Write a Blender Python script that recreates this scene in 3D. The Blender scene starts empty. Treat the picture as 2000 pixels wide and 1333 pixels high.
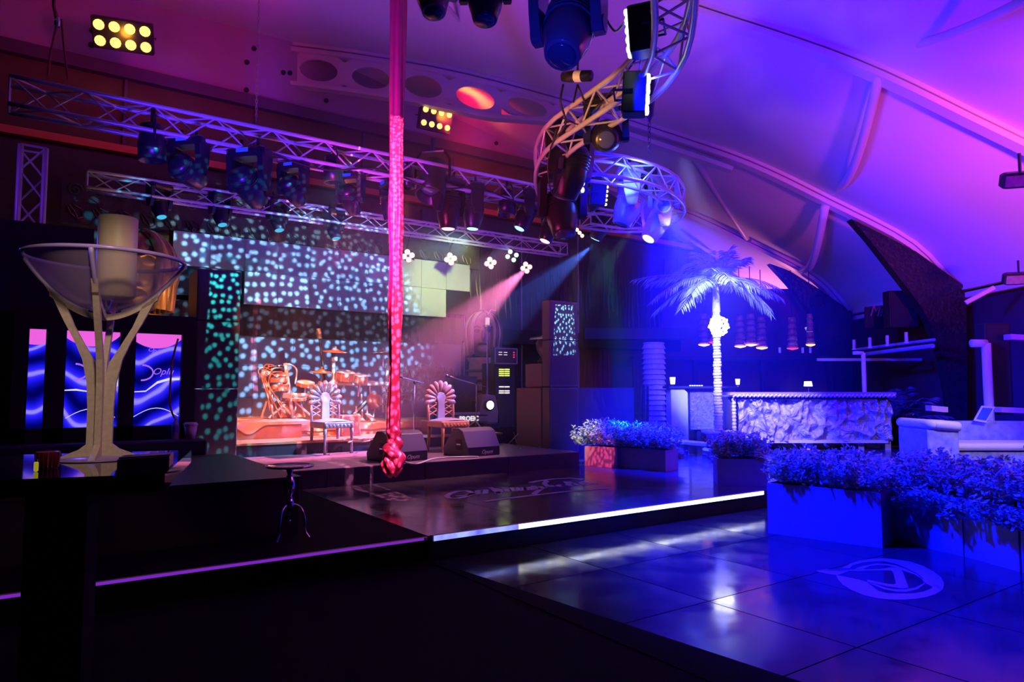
import bpy, math, random
from mathutils import Vector, Matrix
PI = math.pi
random.seed(7)
scn = bpy.context.scene
COL = scn.collection
rnd = random.uniform

# ---------------------------------------------------------------- camera, exposure
CAMZ = 1.45
A = math.radians(55.1)              # the stage front runs 55.1 degrees to the right of the view
FW = Vector((math.cos(A), math.sin(A), 0))
RT = Vector((math.sin(A), -math.cos(A), 0))
TILT = math.radians(3.93)
FPX = 1361.0
cam = bpy.data.cameras.new('camera')
cam.sensor_width = 36; cam.lens = 36*FPX/2000; cam.clip_start = .05; cam.clip_end = 200
co = bpy.data.objects.new('camera', cam); COL.objects.link(co)
co.location = (0, 0, CAMZ)
co.rotation_euler = (PI/2+TILT, 0, -(PI/2-A))
scn.camera = co
vs = scn.view_settings
vs.view_transform = 'Standard'; vs.look = 'None'; vs.gamma = 1; vs.use_curve_mapping = False
vs.exposure = 0.0

def ray(px, py):
    xc = (px-1000)/FPX; yc = (666.5-py)/FPX
    fh = math.cos(TILT)-yc*math.sin(TILT); up = yc*math.cos(TILT)+math.sin(TILT)
    return RT*xc + FW*fh + Vector((0, 0, up))
CP = Vector((0, 0, CAMZ))
def hz(px, py, z): r = ray(px, py); return CP + r*((z-CAMZ)/r.z)
def hy(px, py, y): r = ray(px, py); return CP + r*(y/r.y)
def hx(px, py, x): r = ray(px, py); return CP + r*(x/r.x)
def hd(px, py, d): r = ray(px, py); return CP + r*(d/r.dot(FW))
def T(x, d, z=0): return RT*x + FW*d + Vector((0, 0, z))       # tent frame: x to the right, d along the tent

# ---------------------------------------------------------------- light
w = bpy.data.worlds.new('world'); scn.world = w; w.use_nodes = True
w.node_tree.nodes['Background'].inputs[0].default_value = (.02, .01, .05, 1)
w.node_tree.nodes['Background'].inputs[1].default_value = .05
scn.cycles.max_bounces = 5; scn.cycles.diffuse_bounces = 2; scn.cycles.glossy_bounces = 3
scn.cycles.transmission_bounces = 4; scn.cycles.volume_bounces = 0; scn.cycles.transparent_max_bounces = 6
scn.cycles.sample_clamp_indirect = 4; scn.cycles.sample_clamp_direct = 30
scn.cycles.caustics_reflective = False; scn.cycles.caustics_refractive = False
scn.cycles.use_light_tree = True

BLUE = (.0, .002, 1); PURP = (.25, .02, 1); MAG = (1, .03, .45); PINK = (1, .14, .5); ORNG = (1, .20, .02)
CYAN = (.1, .55, 1); RED = (1, .02, .08); WHT = (1, .95, .9); LILAC = (.5, .25, 1)

def spot(name, p, target, power, col, angle=40, blend=.4, size=.05, gobo=None, mask=None):
    l = bpy.data.lights.new(name, 'SPOT'); l.energy = power; l.color = col
    l.spot_size = math.radians(angle); l.spot_blend = blend; l.shadow_soft_size = size
    o = bpy.data.objects.new(name, l); COL.objects.link(o); o.location = p
    o.rotation_euler = (Vector(target)-Vector(p)).to_track_quat('-Z', 'Y').to_euler()
    if gobo:
        l.use_nodes = True; nt = l.node_tree; nd = nt.nodes; lk = nt.links
        em = nd['Emission']
        tc = nd.new('ShaderNodeTexCoord'); sp = nd.new('ShaderNodeSeparateXYZ'); lk.new(tc.outputs['Normal'], sp.inputs[0])
        dx = nd.new('ShaderNodeMath'); dx.operation = 'DIVIDE'; lk.new(sp.outputs[0], dx.inputs[0]); lk.new(sp.outputs[2], dx.inputs[1])
        dy = nd.new('ShaderNodeMath'); dy.operation = 'DIVIDE'; lk.new(sp.outputs[1], dy.inputs[0]); lk.new(sp.outputs[2], dy.inputs[1])
        cb = nd.new('ShaderNodeCombineXYZ'); lk.new(dx.outputs[0], cb.inputs[0]); lk.new(dy.outputs[0], cb.inputs[1])
        vo = nd.new('ShaderNodeTexVoronoi'); vo.voronoi_dimensions = '2D'; vo.inputs['Scale'].default_value = gobo[0]
        vo.inputs['Randomness'].default_value = .78
        lk.new(cb.outputs[0], vo.inputs['Vector'])
        mr = nd.new('ShaderNodeMapRange'); mr.inputs['From Min'].default_value = gobo[1]; mr.inputs['From Max'].default_value = gobo[1]*.55
        mr.inputs['To Min'].default_value = gobo[2]; mr.inputs['To Max'].default_value = 1
        lk.new(vo.outputs['Distance'], mr.inputs['Value'])
        last = mr.outputs[0]
        for src, op, lim in (((dx, 'LESS_THAN', mask[0]), (dx, 'GREATER_THAN', -mask[0]), (dy, 'LESS_THAN', mask[2]), (dy, 'GREATER_THAN', -mask[1])) if mask else ()):   # framing shutters: half width, up, down
            lt = nd.new('ShaderNodeMath'); lt.operation = op; lt.inputs[1].default_value = lim; lk.new(src.outputs[0], lt.inputs[0])
            mu = nd.new('ShaderNodeMath'); mu.operation = 'MULTIPLY'; lk.new(last, mu.inputs[0]); lk.new(lt.outputs[0], mu.inputs[1]); last = mu.outputs[0]
        lk.new(last, em.inputs['Strength'])
    return o
def point(name, p, power, col, size=.1):
    l = bpy.data.lights.new(name, 'POINT'); l.energy = power; l.color = col; l.shadow_soft_size = size
    o = bpy.data.objects.new(name, l); COL.objects.link(o); o.location = p; return o

def on1_(px, py): return hy(px, py, 8.75)
# stage
spot('light_stage_orange', hy(800, 380, 9.0), (5.0, 12.6, 1.0), 1300, ORNG, 30, .6, .08)
spot('light_stage_orange', hy(520, 380, 9.0), (3.8, 12.3, 1.0), 1800, ORNG, 32, .6, .08)
spot('light_stage_orange', hy(620, 470, 11.6), (4.4, 12.6, .9), 500, (1, .18, .01), 50, .6, .08)
spot('light_stage_pink', hy(1006, 461, 9.0), (4.6, 9.8, .5), 900, (1, .35, .6), 56, .6, .08)
spot('light_stage_white', hy(915, 470, 9.6), (7.9, 14, 3.9), 1700, (.72, 1, .33), 34, 1, .1)
spot('light_gobo', hy(918, 460, 8.3), (4.4, 14, 2.4), 6000, (.22, .55, 1), 62, .3, .02, (34, .33, .03))
spot('light_gobo', hy(690, 300, 7.0), (2.45, 11, 1.8), 2600, (.03, .75, .75), 44, .3, .015, (38, .33, 0), (.085, .5, .5))
SLK = hy(768, 600, 7.6)
spot('light_gobo', T(.6, 5.0, 4.3), (SLK.x, 7.6, 1.9), 8500, (1, .24, .55), 84, .3, .004, (62, .42, .14), (.031, .80, .33))
spot('light_gobo', hy(1155, 470, 8.9), (9.0, 8.4, .4), 500, (.15, .5, 1), 50, .3, .01, (22, .30, .02))
spot('light_gobo', hy(1240, 440, 7.8), (7.75, 9.5, 2.55), 4200, (.35, .8, 1), 30, .3, .003, (34, .34, .02), (.10, .14, .15))
spot('light_beam_pink', hy(1030, 524, 12.0), hy(880, 660, 11.6), 16000, (1, .2, .5), 24, .6, .03)
spot('light_beam_blue', hy(1155, 482, 10.0), hy(960, 640, 10.5), 11000, (.06, .17, 1), 24, .4, .02, (20, .42, .15))
spot('light_beam_blue', hy(1006, 463, 8.6), hy(900, 560, 9.2), 2500, (.1, .45, 1), 14, .4, .03)
spot('light_shrub_warm', hy(1120, 470, 7.5), hz(1140, 860, .6), 1100, (1, .72, .5), 12, .6, .05)
spot('light_shrub_green', hy(1180, 470, 7.5), hz(1235, 860, .6), 1300, (0, 1, .45), 13, .6, .05)
spot('light_planter_pink', hy(1090, 470, 7.2), hz(1172, 890, .38), 1500, (1, .12, .4), 9, .4, .01, (70, .45, .25))
# blue right side
spot('light_blue', hd(1290, 420, 10.8), hz(1540, 900, .2), 26000, BLUE, 106, .7, .15)
spot('light_blue', hd(1240, 420, 10.2), T(9, 21, 2.0), 7000, BLUE, 80, .7, .15)
spot('light_blue', hd(1262, 185, 6.3), hz(1850, 1100, 0), 13000, BLUE, 90, 1, .15)
spot('light_palm', hd(1300, 400, 10.5), T(4.2, 14, 2.6), 4500, (.42, .5, 1), 34, .6, .1)
spot('light_bar', hd(1330, 300, 9.5), T(5.2, 14.3, 1.0), 8000, (.42, .36, 1), 20, .8, .1)
spot('light_sofa', T(8.0, 9.5, 3.4), T(8.0, 12, .8), 600, (.4, .4, 1), 50, .8, .1)
# roof washes
spot('light_roof_blue', hd(1137, 345, 8.8), T(8, 15, 6.2), 3200, (.0, .0, 1), 120, .9, .3)
spot('light_roof_blue', hd(1250, 185, 6.3), T(9, 13, 5), 3000, (.0, .0, 1), 80, .9, .3)
spot('light_roof_magenta', T(8.5, 3.0, 1.6), T(10.2, 10.0, 5.8), 7500, (1, .09, .42), 60, 1, .4)
spot('light_roof_magenta', T(5.5, 7.0, 1.2), T(6, 12, 8), 240, (1, .0, .35), 100, .9, .4)
spot('light_roof_magenta', T(-2.0, 7.5, 2.8), T(2.5, 15, 9), 420, (1, .05, .35), 110, .9, .4)
spot('light_roof_red', T(-6.0, 7.5, 5.2), T(-7, 12, 9.9), 130, (1, .04, .20), 90, .9, .4)
spot('light_gable', T(-3.5, 11.0, 7.6), (2, 16.2, 9.3), 200, (1, .01, .35), 80, .9, .4)
spot('light_gable_red', hy(880, 240, 14.2), hy(930, 255, 16.2), 220, (1, .0, .10), 110, .9, .1)
spot('light_window', hy(870, 250, 14.6), hy(960, 330, 16.2), 50, (1, .5, .06), 70, .9, .1)
spot('light_amber', hy(857, 232, 14.4), hy(960, 165, 16), 600, (1, .30, .02), 60, .9, .1)
spot('light_amber', hy(240, 70, 14.8), hy(250, 60, 16.2), 20, (1, .35, .03), 140, .9, .1)
spot('light_truss', T(-2.5, 4.5, 1.8), (3, 8.7, 4.5), 2200, (.10, .02, 1), 60, .8, .2)
spot('light_tower', T(-6.5, 5.5, 3.4), hy(60, 350, 9.75), 120, (.22, .03, 1), 30, .8, .2)
spot('light_truss_orange', T(-1.2, 5.6, 3.0), T(.8, 7.6, 4.5), 420, (1, .40, .06), 34, .8, .1)
spot('light_rear_orange', (5, 13.2, 3.9), (5, 12.2, 4.7), 90, (1, .16, .06), 150, .9, .1)
spot('light_discs', hy(430, 470, 14.6), hy(290, 490, 15.35), 60, (.8, 1, .25), 50, .5, .05)
spot('light_head_gold', hy(360, 640, 10.5), hy(268, 530, 11.8), 60, (1, .5, .2), 60, .5, .05)
point('light_tent_end', T(8.5, 24, 3.2), 300, (1, .25, .35), .3)
spot('light_martini', T(-.6, 1.2, 2.6), T(-1.5, 2.5, 1.55), 70, (.9, .62, .50), 30, .8, .1)
spot('light_martini_blue', T(-2.6, 3.6, 2.2), T(-1.5, 2.5, 1.4), 60, (.05, .03, 1), 60, .8, .1)
spot('light_top_blue', hd(1000, 130, 3.6), hd(1110, 40, 4.6), 60, (.02, .02, 1), 60, .6, .1)
spot('light_mh_cyan', T(-1.0, 5.5, 3.6), on1_(530, 360), 1500, (.02, .5, 1), 70, .5, .01, (34, .33, .02), (.45, .05, .12))
point('light_head_blue', hd(1250, 330, 9.6), 60, (.05, .1, 1), .15)


# ---------------------------------------------------------------- materials
def mat(name, col=(.5, .5, .5), rough=.5, metal=0., emit=None, es=0., noise=0., nscale=8., bump=0., bscale=40., trans=0., rnoise=0., spec=.5, alpha=1.):
    m = bpy.data.materials.new(name); m.use_nodes = True
    nt = m.node_tree; b = nt.nodes['Principled BSDF']
    c4 = (*col, 1)
    b.inputs['Base Color'].default_value = c4; b.inputs['Roughness'].default_value = rough; b.inputs['Metallic'].default_value = metal
    b.inputs['Specular IOR Level'].default_value = spec
    if trans: b.inputs['Transmission Weight'].default_value = trans
    if alpha < 1: b.inputs['Alpha'].default_value = alpha
    if emit: b.inputs['Emission Color'].default_value = (*emit, 1); b.inputs['Emission Strength'].default_value = es
    tc = None
    if noise or bump or rnoise:
        tc = nt.nodes.new('ShaderNodeTexCoord')
        n = nt.nodes.new('ShaderNodeTexNoise'); n.inputs['Scale'].default_value = nscale; n.inputs['Detail'].default_value = 5
        nt.links.new(tc.outputs['Object'], n.inputs['Vector'])
    if noise:
        mr = nt.nodes.new('ShaderNodeMix'); mr.data_type = 'RGBA'
        mr.inputs[6].default_value = tuple(max(0, c*(1-noise)) for c in col)+(1,)
        mr.inputs[7].default_value = tuple(min(1, c*(1+noise)) for c in col)+(1,)
        nt.links.new(n.outputs['Fac'], mr.inputs[0]); nt.links.new(mr.outputs[2], b.inputs['Base Color'])
    if rnoise:
        m2 = nt.nodes.new('ShaderNodeMapRange'); m2.inputs['From Min'].default_value = .35; m2.inputs['From Max'].default_value = .7
        m2.inputs['To Min'].default_value = rough; m2.inputs['To Max'].default_value = rough+rnoise
        nt.links.new(n.outputs['Fac'], m2.inputs['Value']); nt.links.new(m2.outputs[0], b.inputs['Roughness'])
    if bump:
        n2 = nt.nodes.new('ShaderNodeTexNoise'); n2.inputs['Scale'].default_value = bscale; n2.inputs['Detail'].default_value = 4
        nt.links.new(tc.outputs['Object'], n2.inputs['Vector'])
        bp = nt.nodes.new('ShaderNodeBump'); bp.inputs['Strength'].default_value = bump; bp.inputs['Distance'].default_value = .02
        nt.links.new(n2.outputs['Fac'], bp.inputs['Height']); nt.links.new(bp.outputs[0], b.inputs['Normal'])
    return m
def emat(name, col, s):
    m = bpy.data.materials.new(name); m.use_nodes = True; nt = m.node_tree; nt.nodes.clear()
    e = nt.nodes.new('ShaderNodeEmission'); e.inputs[0].default_value = (*col, 1); e.inputs[1].default_value = s
    o = nt.nodes.new('ShaderNodeOutputMaterial'); nt.links.new(e.outputs[0], o.inputs[0]); return m

BLACK = mat('black_paint', (.012, .012, .014), .55, bump=.05)
CARPET = mat('black_carpet', (.0025, .0025, .003), .95, bump=.5, bscale=180, spec=.1)
GLOSS = mat('polished_black_floor', (.032, .032, .045), .07, noise=.5, nscale=3, rnoise=.13, spec=.6)
DANCE = mat('dance_floor_laminate', (.06, .055, .06), .09, noise=.5, nscale=3, rnoise=.16, spec=.6)
STAGE = mat('stage_deck_ply', (.20, .16, .15), .38, noise=.5, nscale=6, bump=.1, spec=.5)
RISER = mat('riser_skirt', (.03, .03, .04), .5, noise=.3)
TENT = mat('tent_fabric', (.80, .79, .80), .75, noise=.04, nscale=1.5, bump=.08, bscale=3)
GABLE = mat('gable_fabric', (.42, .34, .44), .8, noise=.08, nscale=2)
ALU = mat('white_aluminium_beam', (.80, .79, .80), .4)
TRUSS = mat('truss_aluminium', (.72, .72, .76), .32, metal=.35, noise=.1, nscale=20)
TRUSSN = mat('curved_truss_aluminium', (.80, .76, .66), .35, metal=.4, noise=.1, nscale=20)
PLASTIC = mat('black_plastic', (.018, .018, .022), .32, noise=.3, nscale=10)
GREYPL = mat('grey_plastic', (.32, .33, .36), .4)
GRILLE = mat('black_grille', (.02, .02, .022), .6, bump=.4, bscale=300)
CHROME = mat('chrome', (.8, .8, .82), .16, metal=1)
WOOD = mat('dark_wood', (.05, .03, .025), .4, noise=.5, nscale=12, bump=.2)
BRONZE = mat('gilded_bronze', (.42, .27, .12), .32, metal=.7, noise=.5, nscale=14, bump=.5, bscale=30)
GOLD = mat('gold_paint', (.75, .48, .2), .35, metal=.5, noise=.3)
GLASS = mat('clear_glass', (.95, .9, 1), .05, trans=1.0)
CREAM = mat('cream_wax', (.85, .74, .45), .45, noise=.1, nscale=6)
WHITE = mat('white_plastic', (.85, .85, .85), .4)
STONE = mat('mottled_silver_wood', (.55, .47, .36), .5, noise=.3, nscale=60)
REDSILK = mat('red_silk', (.85, .06, .14), .38, spec=.8, noise=.2, nscale=5)
CABLE = mat('cable_rubber', (.02, .02, .02), .5)
LEAF = mat('shrub_leaf', (.50, .66, .42), .5, noise=.5, nscale=9)
PALM = mat('palm_leaf', (.42, .50, .35), .45, noise=.3, nscale=6)
BARK = mat('pale_palm_bark', (.75, .72, .66), .6, noise=.3, nscale=25, bump=.6)
PLANTER = mat('planter_lacquer', (.30, .28, .32), .25, noise=.1)
MOSAIC = mat('dark_mosaic', (.022, .02, .026), .22, metal=.3, noise=.9, nscale=14, bump=1.0, bscale=14)
CURT = mat('red_curtain', (.30, .01, .02), .7)
LEATHER = mat('white_leather', (.75, .75, .78), .45, noise=.1, bump=.1)
SHINE = mat('dark_lacquer_relief', (.07, .05, .07), .36, metal=.3, noise=.5, nscale=5)

# ---------------------------------------------------------------- geometry collector
def wloc(o):
    v = Vector((0, 0, 0))
    while o: v += o.location; o = o.parent
    return v
class G:
    def __init__(s): s.v = []; s.f = []
    def add(s, vs, fs):
        n = len(s.v); s.v += [Vector(v) for v in vs]; s.f += [tuple(i+n for i in f) for f in fs]; return s
    def box(s, x0, x1, y0, y1, z0, z1):
        return s.add([(x0,y0,z0),(x1,y0,z0),(x1,y1,z0),(x0,y1,z0),(x0,y0,z1),(x1,y0,z1),(x1,y1,z1),(x0,y1,z1)],
            [(0,3,2,1),(4,5,6,7),(0,1,5,4),(1,2,6,5),(2,3,7,6),(3,0,4,7)])
    def bbox(s, x0, x1, y0, y1, z0, z1, b=.02):   # box with chamfered edges
        vs = []
        for z, i in ((z0, b), (z0+b, 0), (z1-b, 0), (z1, b)):
            xa, xb, ya, yb = x0+i, x1-i, y0+i, y1-i
            vs += [(xa+b,ya,z),(xb-b,ya,z),(xb,ya+b,z),(xb,yb-b,z),(xb-b,yb,z),(xa+b,yb,z),(xa,yb-b,z),(xa,ya+b,z)]
        fs = [tuple(range(7,-1,-1)), tuple(range(24,32))]
        for k in range(3):
            for i in range(8): fs.append((k*8+i, k*8+(i+1)%8, k*8+8+(i+1)%8, k*8+8+i))
        return s.add(vs, fs)
    def tube(s, path, r, n=8, cap=True, closed=False):
        P = [Vector(p) for p in path]; m = len(P); vs = []; fs = []
        up = Vector((0, 0, 1)); prev = None
        for i in range(m):
            if closed: t = (P[(i+1)%m]-P[i-1])
            else: t = P[min(i+1, m-1)]-P[max(i-1, 0)]
            if t.length < 1e-9: t = Vector((0, 0, 1))
            t.normalize()
            if prev is None:
                a = t.cross(up)
                if a.length < .05: a = t.cross(Vector((1, 0, 0)))
            else: a = prev - t*prev.dot(t)
            a.normalize(); prev = a; b = t.cross(a)
            rr = r[i] if isinstance(r, (list, tuple)) else r
            for k in range(n):
                an = 2*PI*k/n; vs.append(P[i]+a*(rr*math.cos(an))+b*(rr*math.sin(an)))
        for i in range(m if closed else m-1):
            j = (i+1) % m
            for k in range(n): fs.append((i*n+k, i*n+(k+1)%n, j*n+(k+1)%n, j*n+k))
        if cap and not closed: fs.append(tuple(range(n-1, -1, -1))); fs.append(tuple(range((m-1)*n, m*n)))
        return s.add(vs, fs)
    def cyl(s, p0, p1, r, n=16, r1=None): return s.tube([p0, p1], [r, r if r1 is None else r1], n)
    def lathe(s, c, prof, n=24, sq=1., a0=0, a1=2*PI):
        c = Vector(c); vs = []; fs = []; m = len(prof); full = abs(a1-a0-2*PI) < 1e-6; nn = n if full else n+1
        for r, z in prof:
            for k in range(nn):
                a = a0+(a1-a0)*k/n; vs.append(c+Vector((r*math.cos(a), r*math.sin(a)*sq, z)))
        for i in range(m-1):
            for k in range(n):
                q = (k+1) % nn; fs.append((i*nn+k, i*nn+q, (i+1)*nn+q, (i+1)*nn+k))
        if full:
            if prof[0][0] > 1e-4: fs.append(tuple(range(n-1, -1, -1)))
            if prof[-1][0] > 1e-4: fs.append(tuple(range((m-1)*n, m*n)))
        return s.add(vs, fs)
    def ball(s, c, r, n=12, m=8, sx=1, sy=1, sz=1):
        c = Vector(c); pr = [(math.sin(PI*i/m), -math.cos(PI*i/m)) for i in range(m+1)]
        k0 = len(s.v); s.lathe((0, 0, 0), [(max(a, 1e-5), b) for a, b in pr], n)
        for i in range(k0, len(s.v)): v = s.v[i]; s.v[i] = c+Vector((v.x*r*sx, v.y*r*sy, v.z*r*sz))
        return s
    def poly(s, pts, ext):                        # polygon pulled along vector ext
        P = [Vector(p) for p in pts]; e = Vector(ext); n = len(P)
        fs = [tuple(range(n)), tuple(range(2*n-1, n-1, -1))]+[(i, i+n, (i+1)%n+n, (i+1)%n) for i in range(n)]
        return s.add(P+[p+e for p in P], fs)
    def grid(s, rows):
        n = len(rows[0]); vs = [p for r in rows for p in r]
        return s.add(vs, [(i*n+k, i*n+k+1, (i+1)*n+k+1, (i+1)*n+k) for i in range(len(rows)-1) for k in range(n-1)])
    def xf(s, m): s.v = [m @ v for v in s.v]; return s
    def build(s, name, m, parent=None, smooth=False, local=False, bevel=0):
        off = Vector((0, 0, 0)) if (local or parent is None) else wloc(parent)
        me = bpy.data.meshes.new(name); me.from_pydata([v-off for v in s.v], [], s.f)
        ms = m if isinstance(m, (list, tuple)) else [m]
        for q in ms: me.materials.append(q)
        if smooth: me.shade_smooth() if hasattr(me, 'shade_smooth') else me.polygons.foreach_set('use_smooth', [True]*len(me.polygons))
        o = bpy.data.objects.new(name, me); COL.objects.link(o)
        if parent: o.parent = parent
        if bevel:
            b = o.modifiers.new('b', 'BEVEL'); b.width = bevel; b.segments = 2; b.limit_method = 'ANGLE'
        return o
def text_mesh(body, size, m, parent, loc, rot=(PI/2, 0, 0), shear=.4, ext=.001, name='lettering', align='LEFT', scale=None, offset=0.):
    c = bpy.data.curves.new(name, 'FONT'); c.body = body; c.size = size; c.shear = shear; c.extrude = ext; c.align_x = align; c.offset = offset; c.resolution_u = 3
    t = bpy.data.objects.new('tmp_text', c); COL.objects.link(t); bpy.context.view_layer.update()
    me = bpy.data.meshes.new_from_object(t.evaluated_get(bpy.context.evaluated_depsgraph_get())); bpy.data.objects.remove(t)
    me.materials.clear(); me.materials.append(m)
    o = bpy.data.objects.new(name, me); COL.objects.link(o); o.parent = parent; o.location = loc; o.rotation_euler = rot
    if scale: o.scale = scale
    return o
def tag(o, label=None, cat=None, group=None, kind=None):
    if label: o['label'] = label
    if cat: o['category'] = cat
    if group: o['group'] = group
    if kind: o['kind'] = kind
    return o
def thing(name, label, cat, loc=(0, 0, 0), group=None, rot=None):
    o = bpy.data.objects.new(name, None); COL.objects.link(o); o.location = loc; o.empty_display_size = .1
    if rot: o.rotation_euler = rot
    return tag(o, label, cat, group)
def struct(o): o['kind'] = 'structure'; return o
KIDS = {}
def children(o): return [c for c in bpy.data.objects if c.parent == o]
def dup(root, loc=None, rot=None, label=None, scale=None):
    def cp(o, par):
        c = o.copy(); COL.objects.link(c); c.parent = par
        for ch in o.children: cp(ch, c)
        return c
    r = cp(root, None)
    if loc is not None: r.location = loc
    if rot is not None: r.rotation_euler = rot
    if scale is not None: r.scale = (scale,)*3
    if label: r['label'] = label
    return r

# ================================================================ FLOORS AND STAGE
XF = 2.85; YR = 5.33; ZD = .2; ZS = .43; ZU = .63
floor = struct(G().box(-14, XF-.004, -16, YR, -.2, 0).build('floor', CARPET))
# upper carpet left of the dance floor
struct(G().box(-14, XF-.004, YR, 20, -.2, ZD).build('floor_upper', CARPET))
cA_ = hz(858, 1101, 0); cB_ = hz(1310, 1250, 0); cC_ = cA_+(cB_-cA_)*3.2
cs_ = struct(G().poly([Vector((XF-.01, cA_.y, .0)), cA_, cC_, Vector((XF-.01, cC_.y, 0))], (0, 0, .004)).build('floor_carpet_edge', CARPET))
bed = struct(G().box(XF-.002, 22, -16, YR, -.2, -.012).build('floor_lower', BLACK))
ft = G().box(-.515, .515, -.515, .515, -.012, 0)
t0 = None
for i in range(12):
    for j in range(9):
        x = XF+.52+i*1.04; y = YR-.54-j*1.04
        if t0 is None: t0 = ft.build('tile', GLOSS, bed, local=True); o = t0
        else: o = t0.copy(); COL.objects.link(o)
        o.location = (x, y, 0)
dbed = struct(G().box(XF-.002, 26, YR, 20, -.2, ZD-.012).build('floor_dance', BLACK))
d0 = None
for i in range(9):
    for j in range(3):
        x = XF+.61+i*1.2; y = YR+.62+j*1.2
        if d0 is None:
            d0 = G().box(-.5975, .5975, -.5975, .5975, -.012, 0).build('tile', DANCE, dbed, local=True); o = d0
        else: o = d0.copy(); COL.objects.link(o)
        o.location = (x, y, ZD)
G().box(XF, 26, 8.96, 20, ZD-.012, ZD-.001).build('deck', DANCE, dbed)
G().box(13.7, 26, YR+.02, 8.95, ZD-.012, ZD-.001).build('deck', DANCE, dbed)
G().box(XF, 22, YR-.015, YR, -.0, ZD-.03).build('riser', mat('gloss_riser', (.02, .02, .03), .1), dbed)
# LED strips on the step edge
pL = hy(828, 1045, YR-.02); pR = hy(1500, 955, YR-.02)
def led_mat(name, c1, c2, s, sc):
    m = bpy.data.materials.new(name); m.use_nodes = True; nt = m.node_tree; nt.nodes.clear()
    tc = nt.nodes.new('ShaderNodeTexCoord'); n = nt.nodes.new('ShaderNodeTexNoise'); n.noise_dimensions = '1D' if False else '3D'
    n.inputs['Scale'].default_value = sc; nt.links.new(tc.outputs['Object'], n.inputs['Vector'])
    mx = nt.nodes.new('ShaderNodeMix'); mx.data_type = 'RGBA'; mx.inputs[6].default_value = (*c1, 1); mx.inputs[7].default_value = (*c2, 1)
    mr = nt.nodes.new('ShaderNodeMapRange'); mr.inputs['From Min'].default_value = .35; mr.inputs['From Max'].default_value = .65
    nt.links.new(n.outputs['Fac'], mr.inputs['Value']); nt.links.new(mr.outputs[0], mx.inputs[0])
    e = nt.nodes.new('ShaderNodeEmission'); e.inputs[1].default_value = s; nt.links.new(mx.outputs[2], e.inputs[0])
    o = nt.nodes.new('ShaderNodeOutputMaterial'); nt.links.new(e.outputs[0], o.inputs[0]); return m
st = thing('led_strip', 'bright white LED strip along the edge of the raised dance floor', 'light strip', (XF, YR-.03, ZD))
G().box(XF+.02, 7.4, YR-.05, YR-.005, ZD-.035, ZD+.012).build('profile', GREYPL, st)
G().box(XF+.9, 7.4, YR-.062, YR-.05, ZD-.03, ZD+.012).build('diffuser', led_mat('led_white', (.5, .55, 1), (1, 1, 1), 2.6, 4), st)
G().box(XF+.03, XF+.9, YR-.062, YR-.05, ZD-.03, ZD+.012).build('diffuser', led_mat('led_blue', (.12, .12, .9), (.35, .4, 1), 1.3, 5), st)
st = thing('led_strip', 'thin purple LED strip on the carpeted step edge at the left', 'light strip', (0, YR-.03, ZD))
G().box(-8, XF-.02, YR-.035, YR-.003, ZD-.02, ZD+.004).build('profile', GREYPL, st)
G().box(-8, XF-.06, YR-.042, YR-.035, ZD-.016, ZD+.003).build('diffuser', emat('led_purple', (.22, .02, .55), .9), st)

# floor emblem (flat inlay), traced on the floor plane
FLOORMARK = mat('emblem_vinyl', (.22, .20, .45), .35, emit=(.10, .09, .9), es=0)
def fz(pts, z): return [hz(px, py, z) for px, py in pts]
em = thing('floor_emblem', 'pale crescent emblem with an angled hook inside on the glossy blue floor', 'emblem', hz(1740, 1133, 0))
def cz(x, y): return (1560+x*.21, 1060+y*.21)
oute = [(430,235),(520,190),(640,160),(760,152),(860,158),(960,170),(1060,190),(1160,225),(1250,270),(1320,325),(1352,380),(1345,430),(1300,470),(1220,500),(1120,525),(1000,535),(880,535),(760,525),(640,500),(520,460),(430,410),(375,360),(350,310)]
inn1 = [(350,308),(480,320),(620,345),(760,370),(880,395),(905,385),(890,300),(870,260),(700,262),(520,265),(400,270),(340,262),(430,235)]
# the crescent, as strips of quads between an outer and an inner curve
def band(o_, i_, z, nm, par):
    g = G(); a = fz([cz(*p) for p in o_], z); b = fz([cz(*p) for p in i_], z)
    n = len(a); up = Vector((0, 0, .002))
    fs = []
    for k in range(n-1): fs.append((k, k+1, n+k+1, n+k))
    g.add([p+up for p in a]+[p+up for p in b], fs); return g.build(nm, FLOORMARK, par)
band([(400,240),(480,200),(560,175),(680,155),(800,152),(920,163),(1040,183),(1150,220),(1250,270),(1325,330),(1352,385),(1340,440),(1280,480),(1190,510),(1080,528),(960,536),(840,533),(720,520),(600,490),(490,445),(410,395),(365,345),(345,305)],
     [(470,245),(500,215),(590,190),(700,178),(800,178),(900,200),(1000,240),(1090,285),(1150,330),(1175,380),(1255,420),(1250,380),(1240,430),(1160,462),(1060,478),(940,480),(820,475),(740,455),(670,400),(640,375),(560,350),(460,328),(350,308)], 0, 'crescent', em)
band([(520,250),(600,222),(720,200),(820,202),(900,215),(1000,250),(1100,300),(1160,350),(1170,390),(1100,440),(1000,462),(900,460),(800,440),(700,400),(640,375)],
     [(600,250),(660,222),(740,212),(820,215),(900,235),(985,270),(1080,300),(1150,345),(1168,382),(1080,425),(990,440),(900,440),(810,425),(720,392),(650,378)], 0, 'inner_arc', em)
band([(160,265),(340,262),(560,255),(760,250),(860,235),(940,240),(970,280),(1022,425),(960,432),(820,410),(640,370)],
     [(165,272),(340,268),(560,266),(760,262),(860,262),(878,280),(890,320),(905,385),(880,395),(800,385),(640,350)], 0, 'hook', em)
band([(160,265),(250,255),(400,262),(460,265)], [(165,272),(300,300),(355,310),(460,270)], 0, 'point', em)
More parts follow.
